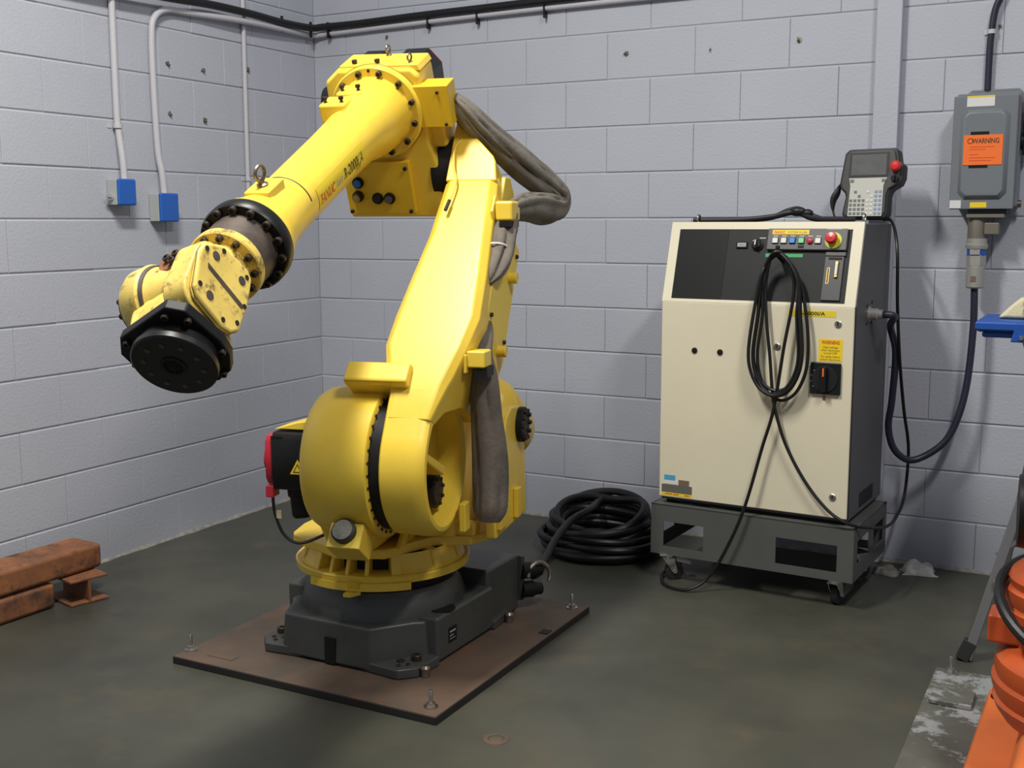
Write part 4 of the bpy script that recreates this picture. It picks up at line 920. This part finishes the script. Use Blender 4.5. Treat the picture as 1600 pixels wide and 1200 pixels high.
pw = [cloc((X1 + .045, .235, 1.068)), cloc((X1 + .085, .25, 1.062)), (2.935, -.33, 1.01), (2.953, -.30, .91), (2.942, -.27, .72), (2.930, -.25, .615), (2.950, -.23, .525), (3.00, -.20, .478), (3.06, -.17, .494), (3.13, -.145, .556), (3.172, -.13, .660), (3.195, -.115, .80), (3.204, -.105, 1.0), (3.200, -.10, 1.153)]
mb = MB(); mb.tube(spline(pw, 8), .0135, 12)
tag(mb.build('power_cable', 'cable_navy'), 'thick black power cable hanging from the plug to the cabinet side', 'cable')

# ------------------------------------------------------------------ cable coil on the floor
rng = random.Random(5); P = []
cx, cy = 1.785, -.405
nl = 16
for i in range(nl * 16):
    a = 2 * math.pi * i / 16 + 2.4
    k = i / 16
    lay_ = k / nl
    rx = .262 - .05 * abs(math.sin(k * 2.3)) - .035 * lay_ + .012 * math.sin(k * 5.1 + a)
    ry = .245 - .045 * abs(math.sin(k * 2.3)) - .03 * lay_ + .010 * math.sin(k * 3.7 + a)
    z = .017 + .150 * lay_ + .022 * math.sin(a * 1.0 + k * 1.7) * (0.3 + lay_)
    tilt = .035 * lay_ * math.sin(a - .3)
    P.append((cx + rx * math.cos(a) + .015 * math.sin(k * 1.3), cy + ry * math.sin(a), max(.019, z + tilt)))
P += [(1.78, -.52, .205), (1.76, -.66, .19), (1.775, -.83, .16), (1.81, -1.0, .125), (1.855, -1.16, .120), (1.875, -1.235, .135)]
mb = MB(); mb.tube(spline(P, 3), .0160, 10)
tag(mb.build('cable_coil', 'cable_black'), 'heap of thick black cable coiled on the floor by the back wall', 'cable')

# ------------------------------------------------------------------ rusty steel pieces by the left wall
def beam(name, p0, p1, w, h, label, wall=.008):
    p0 = Vector(p0); p1 = Vector(p1); d = (p1 - p0); L_ = d.length
    M_ = Matrix.Translation(p0) @ Matrix.Rotation(math.atan2(d.y, d.x), 4, 'Z')
    mb = MB(M_); mb.box(0, L_, -w / 2, w / 2, 0, h)
    o = mb.build(name, 'rust_steel', None, bevel=.018, seg=4); tag(o, label, 'beam', 'rusty steel lengths by the left wall'); return o
beam('steel_beam', (.165, -3.1, .100), (.225, -1.795, .100), .165, .095, 'upper rusty orange steel tube lying along the left wall')
beam('steel_beam', (.20, -3.1, .0005), (.235, -2.01, .0005), .12, .095, 'lower rusty orange steel tube under the upper one')
ch = empty('steel_channel', (.272, -1.898, 0)); ch.rotation_euler = (0, 0, R(-14))
tag(ch, 'short rusty H-shaped steel offcut at the end of the tubes', 'steel offcut')
MB().box(-.10, .10, -.075, .075, .088, .0985).build('flange', 'rust_steel', ch, bevel=.003)
MB().box(-.10, .10, -.075, .075, .0005, .010).build('flange', 'rust_steel', ch, bevel=.003)
MB().box(-.10, .10, -.005, .005, .010, .088).build('web', 'rust_steel', ch)

# ------------------------------------------------------------------ rags on the floor, floor plug
def rag(name, loc, sx, sy, h, seed, m, label, cat, rz=0):
    rnd = random.Random(seed); nx, ny = 16, 12; vs = []; fs = []
    k = [rnd.uniform(1.5, 4) for _ in range(4)]
    top = []
    for j in range(ny + 1):
        for i in range(nx + 1):
            u_ = i / nx * 2 - 1; v_ = j / ny * 2 - 1
            e_ = max(0, 1 - (abs(u_) ** 2.6 + abs(v_) ** 2.6))
            z = .004 + h * (e_ ** .35) * (.62 + .22 * math.sin(k[0] * u_ + k[1] * v_ + seed) + .16 * math.sin(2 * k[2] * v_ - k[3] * u_))
            top.append((u_ * sx * (1 - .12 * math.sin(3 * v_ + seed)), v_ * sy * (1 + .15 * math.sin(2.5 * u_)), max(.004, z)))
    n = len(top); vs = top + [(x, y, .0008) for x, y, z in top]
    idx = lambda i, j: j * (nx + 1) + i
    for j in range(ny):
        for i in range(nx):
            fs.append((idx(i, j), idx(i + 1, j), idx(i + 1, j + 1), idx(i, j + 1)))
            fs.append((n + idx(i, j), n + idx(i, j + 1), n + idx(i + 1, j + 1), n + idx(i + 1, j)))
    edge = [idx(i, 0) for i in range(nx + 1)] + [idx(nx, j) for j in range(1, ny + 1)] + [idx(i, ny) for i in range(nx - 1, -1, -1)] + [idx(0, j) for j in range(ny - 1, 0, -1)]
    for a, b in zip(edge, edge[1:] + edge[:1]): fs.append((a, n + a, n + b, b))
    mb = MB(); mb._add(vs, fs); o = mb.build(name, m, None, ang=80); o.location = loc; o.rotation_euler = (0, 0, rz)
    return tag(o, label, cat)
rag('rag', (3.050, -.115, 0), .062, .042, .055, 2, 'rag_white', 'crumpled white rag on the floor at the foot of the back wall', 'rag', .3)
rag('rag', (2.935, -.170, 0), .048, .040, .032, 6, 'rag_grey', 'flattened grey rag beside the white one near the cart', 'rag', -.2)
fp = empty('floor_plug', (2.258, -2.214, 0)); tag(fp, 'round rusty metal plug set in the floor in front of the plate', 'floor plug')
mb = MB(); mb.lathe([(.0002, .036), (.002, .035), (.002, .024), (.0006, .023)], (0, 0, 0), (0, 0, 1), 32, cap=False); mb.build('rim', 'plate_rust', fp)
mb = MB(); mb.lathe([(.0002, .019), (.0016, .018), (.0016, 0)], (.004, -.006, 0), (0, 0, 1), 24, cap=False); mb.build('centre', 'plate_rust', fp)

# ------------------------------------------------------------------ right edge: steel skid, orange robot, stepladder
sk = empty('steel_skid', (3.262, -1.19, 0)); tag(sk, 'steel skid plate with flaking grey and white paint under the orange robot', 'skid')
MB().box(0, 1.3, -1.75, 0, .0005, .030).build('skid_plate', 'skid_paint', sk, bevel=.003)
MB().box(.02, .135, -.30, -.19, .030, .046).build('pad', 'skid_paint', sk, bevel=.004)
inst('anchor_bolt', ME_STUD, sk, (.045, -.03, .030))
orb = empty('orange_robot', (3.80, -2.02, .0305)); tag(orb, 'bright orange robot base with ribbed housings at the right edge', 'robot')
mb = MB(); mb.loft([[(-.395, -.62, 0), (.45, -.62, 0), (.45, .625, 0), (-.375, .625, 0)], [(-.38, -.60, .055), (.43, -.60, .055), (.43, .605, .055), (-.36, .605, .055)]]); mb.build('foot_plate', 'orange', orb, bevel=.010)
mb = MB(); mb.loft([[(-.29, -.56, .05), (.40, -.56, .05), (.40, .46, .05), (-.27, .46, .05)], [(-.25, -.50, .24), (.36, -.50, .24), (.36, .33, .24), (-.22, .33, .24)]]); mb.build('base_casting', 'orange', orb, bevel=.04, seg=4)
mb = MB(); mb.lathe([(.21, .205), (.235, .222), (.255, .230), (.262, .222), (.285, .232), (.305, .234), (.312, .224), (.335, .230), (.355, .226), (.375, .205), (.39, .15)], (-.09, .08, 0), (0, 0, 1), 44); mb.build('ribbed_housing', 'orange_dark', orb)
mb = MB(); mb.lathe([(.37, .15), (.44, .15), (.455, .178), (.475, .180), (.482, .170), (.500, .176), (.520, .177), (.527, .166), (.545, .170), (.560, .162), (.585, .13)], (-.130, .10, 0), (0, 0, 1), 40); mb.build('ribbed_housing', 'orange_dark', orb)
MB().box(-.335, -.22, .03, .12, .385, .455).build('lug', 'orange_dark', orb, bevel=.008)
mb = MB(); mb.torus((-.10, .06, .470), (.30, -.35, 1), .222, .013, 56, 10); mb.build('hose', 'cable_black', orb)
mb = MB(); mb.lathe([(0, .085), (.02, .088), (.10, .088), (.11, .083), (.20, .083), (.205, 0)], (-.285, .06, .705), (1, .1, 0), 32); mb.build('motor', 'black_satin', orb)
MB().box(-.26, -.06, .02, .16, .575, .66).build('motor_bracket', 'switch_dark', orb, bevel=.006)
mb = MB(); mb.torus((-.345, -.20, .072), (.2, -.9, .25), .045, .012, 28, 8); mb.build('lifting_ring', 'bolt_dark', orb)
mb = MB(); mb.lathe([(0, .030), (.006, .030), (.006, .020), (.045, .020)], (-.325, .53, .055), (0, 0, 1), 18); mb.build('anchor_bolt', 'black', orb)

ld = empty('stepladder', (3.32, -1.0, 0)); tag(ld, 'grey stepladder with a blue plastic top standing at the right edge', 'stepladder')
def bar(p0, p1, w, t, m, name='leg', side=(0, 1, 0)):
    p0 = Vector(p0); p1 = Vector(p1); d = (p1 - p0).normalized(); y = Vector(side); y = (y - d * y.dot(d)).normalized(); x = y.cross(d)
    mb = MB(); c = [(w / 2, t / 2), (-w / 2, t / 2), (-w / 2, -t / 2), (w / 2, -t / 2)]
    mb.loft([[p + x * a + y * b for a, b in c] for p in (p0, p1)]); return mb.build(name, m, ld, bevel=.003)
bar((.012, .0, .004), (.26, .16, 1.02), .030, .050, 'ladder_grey')
bar((.60, .0, .004), (.40, .16, 1.02), .030, .050, 'ladder_grey')
bar((.05, .52, .004), (.20, .30, 1.02), .026, .034, 'ladder_grey')
bar((.60, .52, .004), (.42, .30, 1.02), .026, .034, 'ladder_grey')
for z_ in (.26, .52, .78):
    t_ = z_ / 1.02; MB().box(.012 + .248 * t_, .60 - .2 * t_, .16 * t_ - .04, .16 * t_ + .05, z_ - .012, z_ + .012).build('tread', 'ladder_grey', ld, bevel=.003)
bar((-.004, .0, .0006), (.020, .012, .06), .040, .060, 'rubber', 'foot')
bar((.085, .05, .35), (.16, .36, .35), .012, .02, 'ladder_grey', 'brace')
bar((.115, .12, 1.03), (.20, .14, .78), .010, .022, 'steel', 'brace')
lo_ = [(-.020, .06), (.48, .06), (.48, .34), (-.020, .34)]
mb = MB(); mb.loft([[(-.012, .075, 1.058), (.50, .075, 1.058), (.50, .345, 1.058), (-.012, .345, 1.058)], [(-.026, .06, 1.066), (.50, .06, 1.066), (.50, .36, 1.066), (-.026, .36, 1.066)], [(-.026, .06, 1.088), (.50, .06, 1.088), (.50, .36, 1.088), (-.026, .36, 1.088)], [(-.018, .068, 1.095), (.50, .068, 1.095), (.50, .352, 1.095), (-.018, .352, 1.095)]]); mb.build('top_tray', 'ladder_blue', ld, bevel=.004)
MB().box(-.006, .48, .08, .34, 1.040, 1.060).build('tray_skirt', 'ladder_blue', ld, bevel=.008)
mb = MB(); mb.prism([(.080, 1.030), (.50, 1.030), (.50, 1.090), (.095, 1.090)], .056, .075, 'y'); mb.build('tray_cheek', 'ladder_blue', ld, bevel=.004)
inst('screw', mesh_of(m_socket(), 'rivet', 'steel'), ld, (.112, .056, 1.045), (0, -1, 0), .007)
# work glove on the ladder
gv = empty('work_glove', (3.37, -.82, 1.0955)); tag(gv, 'tan work glove with grey fingers lying on the blue ladder top', 'glove')
mb = MB(); mb.loft([[(-.02, -.03, .001), (.11, -.03, .001), (.11, .05, .001), (-.02, .05, .001)], [(.015, -.025, .04), (.11, -.028, .05), (.11, .045, .05), (.02, .04, .04)], [(.045, -.018, .068), (.10, -.02, .072), (.10, .03, .072), (.05, .03, .068)]]); mb.build('cuff', 'glove_tan', gv, bevel=.012, seg=3)
for k in range(4):
    z_ = .016 + .0165 * k; mb = MB(); mb.tube(spline([(.16, -.012 - .004 * k, z_), (.11, -.028, z_ + .003), (.075 - .006 * (k % 2), -.034, z_), (.066, -.034, z_ - .002)], 6), [.010] * 15 + [.0095, .008, .006, .003], 10); mb.build('finger', 'glove_grey', gv, ang=80)
mb = MB(); mb.ball((.155, .0, .038), .06, .035, .034); mb.build('palm', 'glove_grey', gv)
